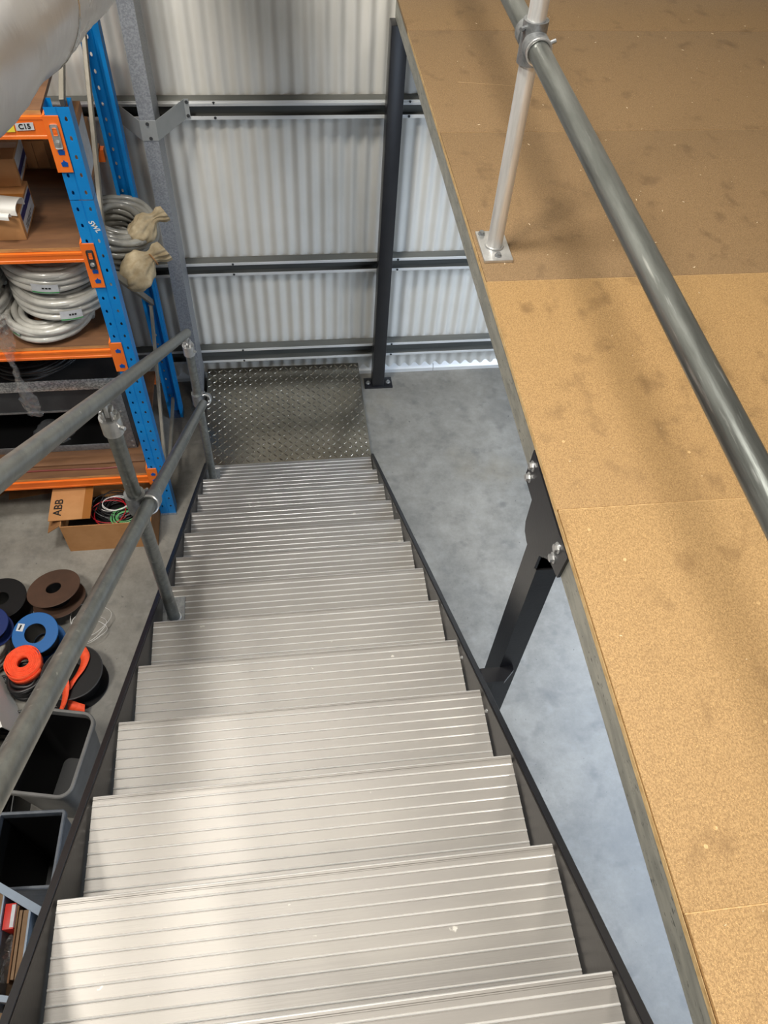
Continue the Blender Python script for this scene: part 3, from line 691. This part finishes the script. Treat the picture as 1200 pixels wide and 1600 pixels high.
def coil_label(o, Mx, R, ang, z, wa, hz, mat_=M_label, stripe=True):
    b = MB(); n = 8; rr = R + 0.003
    P = lambda a, zz, r=rr: Mx @ Vector((r * cos(a), r * sin(a), zz))
    for k in range(n):
        a0 = ang - wa / 2 + wa * k / n; a1 = a0 + wa / n
        b.quad([P(a0, z), P(a1, z), P(a1, z + hz), P(a0, z + hz)])
    l = fin('paper_label', b, mat_, o, smooth=60)
    if stripe:
        b = MB()
        for k in range(n):
            a0 = ang - wa / 2 + wa * k / n; a1 = a0 + wa / n
            b.quad([P(a0, z + 0.003, rr + 0.001), P(a1, z + 0.003, rr + 0.001), P(a1, z + 0.010, rr + 0.001), P(a0, z + 0.010, rr + 0.001)])
        fin('green_stripe', b, M_green, l, smooth=60)
        b = MB()
        for q in range(3):
            a0 = ang - wa * 0.1 + q * wa * 0.12
            b.quad([P(a0, z + hz * 0.5, rr + 0.001), P(a0 + wa * 0.09, z + hz * 0.5, rr + 0.001), P(a0 + wa * 0.09, z + hz * 0.68, rr + 0.001), P(a0, z + hz * 0.68, rr + 0.001)])
        fin('print', b, M_ink, l, smooth=60)
rt = 0.0165
o, Mx = coil('conduit_coil', 'lowest pale grey conduit coil lying open on the third shelf', (-1.13, 3.275, ZS3), 0.205, rt, 3, 3, M_conduit)
coil_label(o, Mx, 0.205, radians(228), 0.05, 0.32, 0.022)
o, Mx = coil('conduit_coil', 'middle grey conduit coil with green striped label, sagging on lower coil', (-1.045, 3.335, ZS3 + 0.108), 0.235, rt, 4, 3, M_conduit, 3, (0, 1, 0))
coil_label(o, Mx, 0.235, radians(285), 0.03, 0.42, 0.055)
o, Mx = coil('conduit_coil', 'top grey conduit coil with white label just under the orange beam', (-1.055, 3.345, ZS3 + 0.262), 0.235, rt, 4, 3, M_conduit, 4, (0.3, 1, 0))
coil_label(o, Mx, 0.235, radians(268), 0.03, 0.5, 0.05)
o, Mx = coil('conduit_coil', 'grey conduit coil stack at the far left of third shelf, lower one', (-1.53, 3.33, ZS3), 0.235, rt, 5, 3, M_conduit)
o, Mx = coil('conduit_coil', 'plastic-wrapped grey conduit coil at far left, upper one of two', (-1.53, 3.34, ZS3 + 0.180), 0.23, rt, 5, 3, M_conduitdk, 3, (0, 1, 0))
coil_label(o, Mx, 0.23, radians(318), 0.05, 0.3, 0.08, stripe=False)
o, Mx = coil('conduit_coil', 'dull grey conduit coil poking out between the blue front and rear uprights', (-0.835, 3.715, ZS3 + 0.045), 0.195, 0.018, 7, 3, M_conduitdk, 12, (0.25, 1, 0), jit=0.006)
o['group'] = 'conduit coils on the rack'
# canvas bags tied beside that coil
def bag(c, sx, sy, sz, rot, seedv):
    """crumpled cloth sack: tied neck, folds running from the neck, a flat floppy end"""
    rs = random.Random(seedv); mb = MB(); loops = []; nn = 30; ns = 64
    keys = [(0.0, 0.18), (0.05, 0.62), (0.18, 0.95), (0.40, 1.05), (0.58, 0.86), (0.68, 0.46), (0.74, 0.36), (0.80, 0.44), (0.90, 0.72), (1.0, 0.80)]
    ph = [rs.uniform(0, 6.28) for _ in range(6)]
    for i in range(nn + 1):
        t_ = i / nn
        for (ta, ra), (tb_, rb) in zip(keys, keys[1:]):
            if ta <= t_ <= tb_: prof = ra + (rb - ra) * (t_ - ta) / (tb_ - ta)
        l = []
        pleat = 0.05 + 0.16 * max(0, (t_ - 0.45))
        for k in range(ns):
            a = 2 * pi * k / ns
            r = prof * (1 + 0.13 * sin(2 * a + ph[0] + 3 * t_) + 0.09 * sin(3 * a + ph[1] - 5 * t_) + pleat * sin(9 * a + ph[2] + 2 * t_) + 0.05 * sin(5 * a + 14 * t_ + ph[3]) + 0.03 * sin(13 * a - 17 * t_ + ph[4]) + rs.uniform(-0.012, 0.012))
            fl = 1.0 if t_ < 0.74 else 1.0 - 1.6 * (t_ - 0.74)
            l.append(Vector((cos(a) * r * sx + 0.012 * sin(7 * t_), (t_ - 0.5) * sy, sin(a) * r * sz * fl)))
        loops.append(l)
    Mx = Matrix.Translation(c) @ rot
    mb.loft(loops, True, True, M=Mx); return mb, Mx
rotA = Matrix.Rotation(radians(-35), 4, 'Z') @ Matrix.Rotation(radians(25), 4, 'X')
cb = thing('canvas_bag', 'tied beige canvas bag bulging out beside the dull conduit coil', 'bag', (-0.68, 3.45, 1.43))
mb, Mx = bag(Vector((-0.672, 3.45, 1.525)), 0.082, 0.27, 0.07, Matrix.Rotation(radians(-58), 4, 'Z') @ Matrix.Rotation(radians(22), 4, 'X'), 3)
fin('bag_body', mb, M_canvas, cb, smooth=70)
mb = MB(); mb.torus((0.010, 0.062, 0), 0.030, 0.004, (0, 1, 0), 20, 6)
for v in mb.bm.verts: v.co = Mx @ v.co
fin('tie_cord', mb, M_card2, cb)
cb = thing('canvas_bag', 'smaller crumpled canvas bag behind the tied bag near rear upright', 'bag', (-0.67, 3.64, 1.50))
mb, Mx = bag(Vector((-0.645, 3.64, 1.63)), 0.055, 0.22, 0.06, Matrix.Rotation(radians(-62), 4, 'Z') @ Matrix.Rotation(radians(20), 4, 'X'), 8)
fin('bag_body', mb, M_canvas, cb, smooth=70)

# ------------------------------------------------- bottom shelf: galvanised cabinet shell etc.
cs = thing('steel_cabinet_shell', 'open fronted galvanised cabinet shell on the bottom rack shelf', 'cabinet', (-1.5, 3.6, ZS4))
ax0, ax1, ay0, ay1, az0, az1 = -2.2, -0.905, 3.275, 3.80, ZS4, ZS4 + 0.565
mb = MB(); mb.box(ax0, ax1, ay0 + 0.004, ay1, az1 - 0.004, az1); fin('top_panel', mb, M_dark, cs)
mb = MB(); mb.box(ax0, ax1, ay1 - 0.004, ay1, az0, az1 - 0.004); fin('back_panel', mb, M_black2, cs)
mb = MB(); mb.box(ax0, ax1, ay0 + 0.004, ay1 - 0.004, az0, az0 + 0.004); fin('bottom_panel', mb, M_black2, cs)
mb = MB(); mb.box(ax1 - 0.004, ax1, ay0, ay1 - 0.004, az0 + 0.004, az1 - 0.004); fin('side_panel', mb, M_dark, cs)
mb = MB(); mb.box(ax0, ax1, ay0, ay0 + 0.004, az1 - 0.075, az1, 0.001); fin('top_flange', mb, M_galvshiny, cs, label='bright mottled zinc front flange')
mb = MB(); mb.box(ax0, ax1, ay0 + 0.05, ay0 + 0.054, az1 - 0.27, az1 - 0.076); fin('inner_panel', mb, M_dark, cs)
mb = MB(); mb.box(ax0, ax1, ay0 + 0.046, ay0 + 0.05, az1 - 0.285, az1 - 0.272); fin('inner_lip', mb, M_galv, cs)
mb = MB(); mb.box(ax0, ax1, ay0, ay0 + 0.004, az0, az0 + 0.05, 0.001); fin('bottom_flange', mb, M_galv, cs)
mb = MB(); mb.box(ax1 - 0.115, ax1 - 0.004, ay0 - 0.004, ay0, az0 + 0.02, az1 - 0.075, 0.001); jb = fin('right_jamb', mb, M_galv, cs)
for x, z in ((-0.985, 0.70), (-0.94, 0.70), (-0.985, 0.66), (-0.94, 0.66), (-0.925, 0.45), (-0.925, 0.41)):
    mb = MB(); mb.cyl((x, ay0 - 0.004, z), (x, ay0 - 0.007, z), 0.006, 10); fin('rivet', mb, M_zinc, jb)
# black cable coil on the cabinet top
o, Mx = coil('cable_coil', 'loose black cable coil lying on top of the galvanised cabinet shell', (-1.36, 3.53, az1 + 0.001), 0.27, 0.011, 4, 4, M_cable, cat='cable', jit=0.010)
# plastic bag inside cabinet opening
def crumple(pts_fn, nu, nv, amp, seedv):
    rs = random.Random(seedv); mb = MB(); b = mb.bm
    V = [[b.verts.new(Vector(pts_fn(i / nu, j / nv)) + Vector((rs.uniform(-amp, amp), rs.uniform(-amp, amp), rs.uniform(-amp, amp)))) for j in range(nv + 1)] for i in range(nu + 1)]
    for i in range(nu):
        for j in range(nv): b.faces.new((V[i][j], V[i + 1][j], V[i + 1][j + 1], V[i][j + 1]))
    return mb
mb = MB(); loops = []
rs = random.Random(3)
for i in range(9):
    t_ = i / 8; r = 0.085 * (1 - 0.75 * t_ ** 2)
    loops.append([(-1.40 + cos(2 * pi * k / 20) * r * 1.3 * (1 + rs.uniform(-0.18, 0.18)), 3.40 + sin(2 * pi * k / 20) * r * 0.75 * (1 + rs.uniform(-0.15, 0.15)), ZS4 + 0.005 + t_ * 0.13) for k in range(20)])
mb.loft(loops, True, True)
pb = thing('plastic_bag', 'clear crumpled plastic bag of fittings inside the cabinet shell', 'bag', (-1.40, 3.40, ZS4 + 0.004)); fin('bag_film', mb, M_film, pb, smooth=0)
mb = MB()
for k in range(7): mb.cyl((-1.46 + 0.02 * k, 3.37 + 0.02 * (k % 3), ZS4 + 0.012 + 0.012 * (k % 2)), (-1.43 + 0.02 * k, 3.40 + 0.02 * (k % 2), ZS4 + 0.05 + 0.01 * (k % 3)), 0.009, 10)
fin('white_fittings', mb, M_whitew, pb)
# torn plastic wrap hanging from the conduit stack
mb = crumple(lambda u_, v_: (-1.262 - 0.018 * sin(u_ * 4) - 0.05 * u_ + (v_ - 0.5) * (0.055 + 0.03 * sin(u_ * 9)), 3.035 - 0.012 * sin(v_ * pi), 1.60 - 0.66 * u_), 34, 5, 0.007, 5)
tag(fin('plastic_wrap', mb, M_film, smooth=0), 'torn clear plastic wrap hanging down from the left conduit coils', 'plastic wrap')
# planks lying flat in front of the cabinet
mb = MB(); mb.box(-2.1, -0.86, 3.16, 3.215, ZS4, ZS4 + 0.012, 0.001); tag(fin('timber_strip', mb, M_ply), 'thin brown timber strip lying along the bottom shelf before the cabinet', 'timber')
mb = MB(); mb.tube([(-1.9, 3.125, ZS4 + 0.005), (-1.4, 3.13, ZS4 + 0.005), (-1.1, 3.122, ZS4 + 0.005), (-0.98, 3.128, ZS4 + 0.005)], 0.005, 8)
tag(fin('red_rod', mb, mat('dull_red_cable', (120, 52, 46), 0.35)), 'thin dull red rod lying on the bottom shelf edge', 'rod')

# ------------------------------------------------- open carton of wire on the floor
bx = thing('open_carton', 'open cardboard carton of wire on the floor under bottom orange beam', 'box', (-1.085, 2.98, 0))
x0, x1, y0, y1, h = -1.34, -0.83, 2.822, 3.13, 0.245
t = 0.004
for nm, a in (('front_wall', (x0, x1, y0, y0 + t)), ('back_wall', (x0, x1, y1 - t, y1)), ('side_wall', (x0, x0 + t, y0 + t, y1 - t)), ('side_wall', (x1 - t, x1, y0 + t, y1 - t))):
    mb = MB(); mb.box(*a, 0, h); fin(nm, mb, M_card, bx)
mb = MB(); mb.box(x0 + t, x1 - t, y0 + t, y1 - t, 0, 0.004); fin('base', mb, M_cardin, bx)
mb = MB(); mb.box(0, 0.235, -0.145, 0.15, -0.002, 0.002, M=frame((-1.405, 3.005, 0.262), (1, 0, 0.02), (0, 1, 0.03))); fl = fin('flap', mb, M_card, bx)
mb = MB(); mb.box(0.19, 0.235, -0.145, 0.15, 0.0021, 0.0028, M=frame((-1.405, 3.005, 0.262), (1, 0, 0.02), (0, 1, 0.03))); fin('tape', mb, M_tape, fl)
text('lettering', 'ABB', 0.066, frame((-1.355, 2.95, 0.2655), (0.03, 1, 0.03), (-1, 0.03, -0.02)), M_ink, fl, bold=0.0007)
mb = MB(); mb.box(0, 0.10, -0.15, 0.15, -0.002, 0.002, M=frame((x0 - 0.001, 2.98, h), (-1, 0, -0.75), (0, 1, 0))); fin('flap', mb, M_card2, bx)
def wires(name, label, c, R, n, rw, m, seedv, zr=0.03, cat='wire'):
    rs = random.Random(seedv); mb = MB()
    for k in range(n):
        rr = R * rs.uniform(0.55, 1.0); tx, ty = rs.uniform(-0.2, 0.2), rs.uniform(-0.2, 0.2); zc = c[2] + rs.uniform(0, zr); ex = rs.uniform(0.85, 1.15)
        pts = [(c[0] + rr * ex * cos(2 * pi * q / 28), c[1] + rr * 0.8 / ex * sin(2 * pi * q / 28), zc + rr * (tx * cos(2 * pi * q / 28) + ty * sin(2 * pi * q / 28))) for q in range(28)]
        mb.tube(pts, rw, 6, closed=True)
    return tag(fin(name, mb, m), label, cat)
mb = MB(); mb.box(x0 + 0.006, x1 - 0.006, y0 + 0.006, y1 - 0.006, 0.005, 0.13, 0.01); tag(fin('cable_bundle', mb, M_black2), 'dark mass of packed cable filling the open floor carton', 'cable')
wires('wire_hank', 'black wire hank in the open carton beside its flap', (-1.045, 2.995, 0.155), 0.125, 30, 0.0032, M_cable, 1, 0.045)
wires('wire_hank', 'white wire strands lying among the black wire in carton', (-1.05, 3.0, 0.20), 0.085, 3, 0.0022, M_whitew, 2, 0.02)
wires('wire_hank', 'green wire hank near the front wall of the open carton', (-0.985, 2.90, 0.185), 0.085, 9, 0.0024, M_greenw, 3, 0.03)
wires('wire_hank', 'red wire loops at the right end of the open carton', (-0.91, 3.0, 0.165), 0.075, 7, 0.003, M_red, 4, 0.05)
wires('wire_hank', 'single dark red wire loop across the carton of wire', (-1.08, 2.95, 0.195), 0.12, 2, 0.003, M_red, 6, 0.01)
# flattened cardboard under the rack
mb = MB(); mb.box(-0.26, 0.26, -0.15, 0.15, 0, 0.006, M=Matrix.Translation((-1.52, 3.43, 0)) @ Matrix.Rotation(radians(8), 4, 'Z')); tag(fin('cardboard_sheet', mb, M_card2), 'flattened cardboard sheet on the floor beneath the rack', 'cardboard')
mb = MB(); mb.box(-0.2, 0.2, -0.14, 0.14, 0, 0.006, M=Matrix.Translation((-1.97, 3.34, 0.001)) @ Matrix.Rotation(radians(35), 4, 'Z')); tag(fin('cardboard_sheet', mb, M_card2), 'cardboard piece at left edge below the handrail on floor', 'cardboard')

# ------------------------------------------------- spools and webbing on the floor
def spool(name, label, c, R, ri, h, m, drum=None, tilt=0, tax=(1, 0, 0), sticker=False, rcore=None):
    o = thing(name, label, 'spool', c); Mx = Matrix.Translation(c) @ Matrix.Rotation(radians(tilt), 4, Vector(tax)); rc = rcore or ri + 0.025
    for z in (0.0, h - 0.006):
        mb = MB(); mb.lathe([(ri, z), (R - 0.002, z), (R, z + 0.002), (R, z + 0.004), (R - 0.002, z + 0.006), (ri, z + 0.006), (ri, z)], seg=48, M=Mx); fin('flange', mb, m, o)
    mb = MB(); mb.lathe([(rc, 0.006), (rc, h - 0.006), (ri, h - 0.006), (ri, 0.006), (rc, 0.006)], seg=40, M=Mx); fin('drum', mb, drum or M_black2, o)
    if sticker:
        mb = MB(); mb.box(-R * 0.86, -R * 0.56, R * 0.0, R * 0.36, h + 0.0003, h + 0.0009, M=Mx @ Matrix.Rotation(radians(-12), 4, 'Z')); fin('sticker', mb, M_label, o)
        mb = MB(); mb.prism([(-R * 0.78, R * 0.06), (-R * 0.70, R * 0.06), (-R * 0.66, R * 0.30), (-R * 0.74, R * 0.30)], 'z', h + 0.001, h + 0.0013, M=Mx @ Matrix.Rotation(radians(-12), 4, 'Z')); fin('print', mb, M_ink, o)
    return o, Mx
spool('cable_spool', 'large brown board cable spool leaning behind the blue spool', (-1.345, 2.455, 0.055), 0.145, 0.042, 0.10, M_spoolcard, tilt=-14, tax=(1, 0.5, 0))
spool('cable_spool', 'bright blue plastic spool with white sticker on its flange', (-1.40, 2.20, 0.035), 0.118, 0.055, 0.16, M_bluespool, tilt=9, tax=(1, 0, 0), sticker=True)
spool('cable_spool', 'black spool partly cut off at the left edge of view', (-1.63, 2.44, 0.0), 0.132, 0.04, 0.14, M_black2)
spool('cable_spool', 'dark navy spool lying in front of the black spool', (-1.615, 2.215, 0.178), 0.098, 0.035, 0.09, M_navyspool, tilt=5, tax=(1, 0, 0))
coil('cable_coil', 'grey cable coil under the navy spool beside orange roll', (-1.685, 2.155, 0.0), 0.128, 0.014, 6, 2, M_conduitdk, cat='cable')
coil('cable_coil', 'black cable coil carrying the orange webbing roll', (-1.45, 1.965, 0.0), 0.092, 0.012, 5, 3, M_cable, cat='cable')
# orange webbing roll: spiral band
def band(mb, pts, w, t=0.0015, axis=(0, 0, 1)):
    a = Vector(axis) * w / 2; b = mb.bm; rows = []
    for p in pts: rows.append((b.verts.new(Vector(p) - a), b.verts.new(Vector(p) + a)))
    for i in range(len(rows) - 1): b.faces.new((rows[i][0], rows[i + 1][0], rows[i + 1][1], rows[i][1]))
mb = MB(); pts = []
Mx = Matrix.Translation((-1.44, 2.015, 0.172)) @ Matrix.Rotation(radians(6), 4, 'X')
for q in range(12 * 36 + 1):
    a = 2 * pi * q / 36; r = 0.034 + 0.058 * q / (12 * 36) + (0.004 * sin(a * 2) if q > 11 * 36 else 0)
    pts.append(Mx @ Vector((r * cos(a), r * sin(a), 0.004 * sin(a * 1.5))))
band(mb, pts, 0.05)
tail = [pts[-1] + Vector((-0.004 + 0.02 * k, -0.012 * k - 0.004 * sin(k), -0.006 * k)) for k in range(1, 8)]
ro = thing('webbing_roll', 'rolled bright orange webbing lying on the black cable coil', 'webbing', (-1.44, 2.015, 0.145))
o = fin('rolled_band', mb, M_orangeweb, ro, smooth=60); md = o.modifiers.new('thick', 'SOLIDIFY'); md.thickness = 0.0042
mb = MB(); pts = [Mx @ Vector((0.098 * cos(a), 0.098 * sin(a), -0.02 - 0.012 * sin(a * 2))) for a in [radians(150 + 6 * k) for k in range(32)]]
band(mb, pts, 0.04); o = fin('loose_band', mb, M_orangeweb, ro, smooth=60); md = o.modifiers.new('thick', 'SOLIDIFY'); md.thickness = 0.002
# black reel with orange webbing trailing
rl, Mx = spool('cable_reel', 'black reel with orange webbing beside the stair stringer', (-1.20, 1.955, 0.0), 0.155, 0.05, 0.15, M_black2, rcore=0.11)
mb = MB(); mb.torus((-1.20, 1.955, 0.147), 0.152, 0.004, seg=48, rs=6); fin('rim', mb, M_dark, rl)
wb = thing('orange_strap', 'loose orange webbing strap draped over the black reel', 'webbing', (-1.19, 1.90, 0.15))
for pts, ax_, w in (([(-1.16, 2.075, 0.158), (-1.135, 2.02, 0.160), (-1.15, 1.95, 0.162), (-1.185, 1.89, 0.163), (-1.21, 1.84, 0.160)], (1, 0.45, 0.25), 0.05),
                    ([(-1.25, 2.06, 0.158), (-1.21, 2.045, 0.172), (-1.185, 2.05, 0.166), (-1.165, 2.075, 0.160)], (0.3, 1, 0.35), 0.035),
                    ([(-1.26, 1.95, 0.17), (-1.22, 1.90, 0.20), (-1.205, 1.84, 0.19), (-1.22, 1.78, 0.15), (-1.255, 1.74, 0.10)], (0.8, 0.3, 0.5), 0.045),
                    ([(-1.215, 1.80, 0.10), (-1.17, 1.785, 0.085), (-1.135, 1.775, 0.07)], (0.1, 1, 0.6), 0.05)):
    P_ = [Vector(p) for p in pts]; fine = []
    for i in range(len(P_) - 1):
        p0, p1, p2, p3 = P_[max(i - 1, 0)], P_[i], P_[i + 1], P_[min(i + 2, len(P_) - 1)]
        for k in range(6):
            t_ = k / 6; fine.append(0.5 * ((2 * p1) + (p2 - p0) * t_ + (2 * p0 - 5 * p1 + 4 * p2 - p3) * t_ ** 2 + (3 * p1 - p0 - 3 * p2 + p3) * t_ ** 3))
    fine.append(P_[-1]); mb = MB(); band(mb, fine, w, axis=Vector(ax_).normalized()); o = fin('strap', mb, M_orangeweb, wb, smooth=60)
    md = o.modifiers.new('thick', 'SOLIDIFY'); md.thickness = 0.002
# loose thin wire loops
mb = MB()
for c, R_ in (((-1.165, 2.33, 0.004), 0.10), ((-1.17, 2.28, 0.006), 0.085), ((-1.15, 2.25, 0.008), 0.07)):
    mb.tube([(c[0] + R_ * cos(a) * 1.1, c[1] + R_ * sin(a), c[2] + 0.03 * (1 + sin(a * 2 + c[0] * 30))) for a in [2 * pi * q / 36 for q in range(36)]], 0.0018, 5, closed=True)
tag(fin('loose_wire', mb, M_whitew), 'tangle of thin white wire on the floor behind the black reel', 'wire')
# white sheet standing at left edge
mb = MB(); mb.quad([(-1.62, 1.98, 0.28), (-1.44, 1.62, 0.30), (-1.40, 1.66, 0.02), (-1.58, 2.02, 0.0)]); mb.quad([(-1.62, 1.98, 0.28), (-1.44, 1.62, 0.30), (-1.70, 1.55, 0.26), (-1.85, 1.85, 0.25)])
o = tag(fin('white_panel', mb, M_white, smooth=0), 'white folded panel at left edge in front of the orange roll', 'panel'); md = o.modifiers.new('thick', 'SOLIDIFY'); md.thickness = 0.004

mb = MB(); rs = random.Random(12)
for k in range(15):
    R_ = rs.uniform(0.10, 0.20); cx_, cy_ = -1.54 + rs.uniform(-0.06, 0.06), 1.86 + rs.uniform(-0.05, 0.05); p1, p2 = rs.uniform(0, 6), rs.uniform(0, 6)
    mb.tube([(cx_ + R_ * cos(a) * 1.15, cy_ + R_ * sin(a) * 0.95, 0.007 + 0.002 * k + 0.006 * (1 + sin(2 * a + p1))) for a in [2 * pi * q / 30 for q in range(30)]], 0.0065, 7, closed=True)
tag(fin('dark_filler_cable', mb, M_cable), 'tangle of black cable added to darken floor around the orange roll', 'cable')  # loops added to darken the gaps between the spools
kc = thing('dark_filler_crate', 'black crate added to darken the floor left of the waste bin', 'crate', (-1.60, 1.37, 0))  # crate added so the floor beside the bins goes dark
for nm, a_ in (('side_wall', (-1.86, -1.854, 1.20, 1.54)), ('side_wall', (-1.366, -1.36, 1.20, 1.54)), ('end_wall', (-1.854, -1.366, 1.20, 1.206)), ('end_wall', (-1.854, -1.366, 1.534, 1.54))):
    mb = MB(); mb.box(*a_, 0.0, 0.24, 0.001); fin(nm, mb, M_black2, kc)
mb = MB(); mb.box(-1.854, -1.366, 1.206, 1.534, 0.0, 0.005); fin('base', mb, M_black2, kc)
coil('cable_coil', 'black cable coil added inside the dark filler crate', (-1.58, 1.37, 0.006), 0.155, 0.012, 6, 3, M_cable, cat='cable')
coil('cable_coil', 'black cable coil added to darken floor between orange roll and bin', (-1.305, 1.725, 0.0), 0.080, 0.010, 5, 3, M_cable, cat='cable')  # this coil and the one in the crate are added dark filler
# ------------------------------------------------- bins
def rloop(w, d, r, z, n=6):
    pts = []
    for cx, cy, a0 in ((w - r, d - r, 0), (-w + r, d - r, pi / 2), (-w + r, -d + r, pi), (w - r, -d + r, 3 * pi / 2)):
        for k in range(n + 1):
            a = a0 + pi / 2 * k / n; pts.append((cx + r * cos(a), cy + r * sin(a), z))
    return pts
def bin_(name, label, c, w, d, h, r, taper, m, rot, lip=0.012, th=0.004):
    Mx = Matrix.Translation(c) @ Matrix.Rotation(radians(rot), 4, 'Z'); o = thing(name, label, 'bin', c)
    wb, db = w * taper, d * taper
    mb = MB(); mb.loft([rloop(wb, db, r * taper, 0), rloop(w, d, r, h - 0.02), rloop(w, d, r, h - 0.019), rloop(w - th, d - th, r - th, h - 0.0185), rloop(wb - th, db - th, r * taper - th, 0.006)], True, True, M=Mx); fin('body', mb, m, o)
    mb = MB(); q_ = th + 0.002; mb.loft([rloop(w - q_, d - q_, r - q_ if r > 0.01 else 0.003, h - 0.035), rloop(wb - q_ - 0.002, db - q_ - 0.002, max(r * taper - q_, 0.003), 0.012)], False, True, M=Mx); fin('shade_liner', mb, M_black2, o)  # black inner skin stands in for the shade inside the bin
    mb = MB(); mb.loft([rloop(w + 0.0005, d + 0.0005, r, h - 0.03), rloop(w + lip, d + lip, r + lip, h - 0.028), rloop(w + lip, d + lip, r + lip, h - 0.004), rloop(w + lip - 0.004, d + lip - 0.004, r + lip - 0.004, h), rloop(w - 0.003, d - 0.003, r - 0.003, h), rloop(w - 0.005, d - 0.005, r - 0.005, h - 0.02)], M=Mx); fin('rim', mb, m, o)
    return o
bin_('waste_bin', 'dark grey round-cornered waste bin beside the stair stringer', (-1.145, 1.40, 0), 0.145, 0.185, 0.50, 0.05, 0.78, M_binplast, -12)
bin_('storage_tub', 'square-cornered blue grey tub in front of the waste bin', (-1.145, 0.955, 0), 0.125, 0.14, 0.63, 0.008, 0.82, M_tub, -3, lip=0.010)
# ------------------------------------------------- organiser cart
oc = thing('organiser_cart', 'pale blue grey parts cart with dividers at the bottom left corner', 'cart', (-1.10, 0.45, 0))
ZT = 0.80
def slab(pts, z0, z1, nm, m=M_cart): mb = MB(); mb.prism(pts, 'z', z0, z1); return fin(nm, mb, m, oc, smooth=0)
slab([(-1.32, 0.90), (-0.958, 0.672), (-0.958, -0.2), (-1.32, -0.2)], ZT - 0.16, ZT - 0.155, 'tray_floor', M_brownboard)
slab([(-1.32, 0.90), (-0.955, 0.672), (-0.97, 0.648), (-1.32, 0.868)], ZT - 0.155, ZT, 'end_wall')
slab([(-0.955, 0.672), (-0.955, -0.2), (-0.962, -0.2), (-0.962, 0.672)], ZT - 0.155, ZT - 0.01, 'side_wall')
slab([(-1.035, 0.69), (-1.035, 0.42), (-1.042, 0.42), (-1.042, 0.695)], ZT - 0.155, ZT, 'divider')
slab([(-1.135, 0.75), (-1.135, 0.40), (-1.14, 0.40), (-1.14, 0.755)], ZT - 0.155, ZT, 'divider')
slab([(-1.20, 0.46), (-0.962, 0.405), (-0.962, 0.385), (-1.20, 0.44)], ZT - 0.155, ZT - 0.005, 'cross_bar')
slab([(-1.06, 0.385), (-1.06, 0.1), (-1.067, 0.1), (-1.067, 0.385)], ZT - 0.155, ZT, 'divider')
for x in (-1.30, -0.975):
    for y in (-0.18, 0.60): mb = MB(); mb.box(x - 0.012, x + 0.012, y - 0.012, y + 0.012, 0, ZT - 0.16); fin('leg', mb, M_cart, oc)
bx = thing('red_carton', 'small red and white carton in the parts cart', 'box', (-1.115, 0.70, ZT - 0.155))
mb = MB(); mb.box(-1.130, -1.092, 0.640, 0.725, ZT - 0.155, ZT - 0.01, 0.001); fin('body', mb, M_redbox, bx)
mb = MB(); mb.box(-1.0918, -1.0908, 0.645, 0.72, ZT - 0.15, ZT - 0.015); fin('white_side', mb, M_label, bx)
mb = MB(); mb.box(-1.106, -1.093, 0.645, 0.72, ZT - 0.0098, ZT - 0.0088); fin('white_top', mb, M_label, bx)
for k, (x, hw_, ya, yb, m) in enumerate(((-1.0845, 0.003, 0.47, 0.715, M_cardin), (-1.0745, 0.005, 0.48, 0.70, M_brownboard), (-1.0565, 0.011, 0.46, 0.70, M_brownboard))):
    mb = MB(); mb.box(x - hw_, x + hw_, ya, yb, ZT - 0.155, ZT - 0.012 - 0.006 * k); tag(fin('board_offcut', mb, m, smooth=0), ['dark brown card divider next to the red carton', 'thin brown board second from red carton in cart', 'thick brown board against the pale cart divider'][k], 'board')
mb = MB(); mb.box(-1.028, -0.985, 0.53, 0.635, ZT - 0.155, ZT - 0.06, 0.004); tag(fin('green_carton', mb, mat('dark_green_carton', (34, 66, 52), 0.5, 0, (56, 86, 70), 30)), 'small dark green packet in narrow cart compartment', 'box')
mb = MB()
for a in ((-1.032, -1.028, 0.425, 0.52), (-0.974, -0.97, 0.425, 0.52), (-1.028, -0.974, 0.425, 0.429), (-1.028, -0.974, 0.516, 0.52)): mb.box(*a, ZT - 0.155, ZT - 0.03)
mb.box(-1.028, -0.974, 0.429, 0.516, ZT - 0.155, ZT - 0.150)
tag(fin('blue_tray', mb, mat('deep_blue_plastic', (40, 56, 150), 0.4), smooth=0), 'small deep blue tray in the cart behind cross bar', 'tray')
mb = MB(); mb.tube([(-1.10, 0.36, ZT + 0.004), (-1.02, 0.362, ZT + 0.003), (-1.0, 0.36, ZT + 0.002)], 0.002, 6); mb.torus((-0.995, 0.36, ZT + 0.002), 0.006, 0.002, seg=14, rs=6)
tag(fin('metal_hook', mb, M_zinc), 'thin metal hook rod lying across the parts cart', 'hook')
mb = crumple(lambda u_, v_: (-1.128 + 0.045 * u_, 0.48 + 0.15 * v_, ZT - 0.06 + 0.03 * sin(u_ * 6) * sin(v_ * 7)), 8, 14, 0.008, 9)
tag(fin('plastic_packet', mb, M_film, smooth=0), 'clear crumpled plastic packet below the red carton', 'packet')
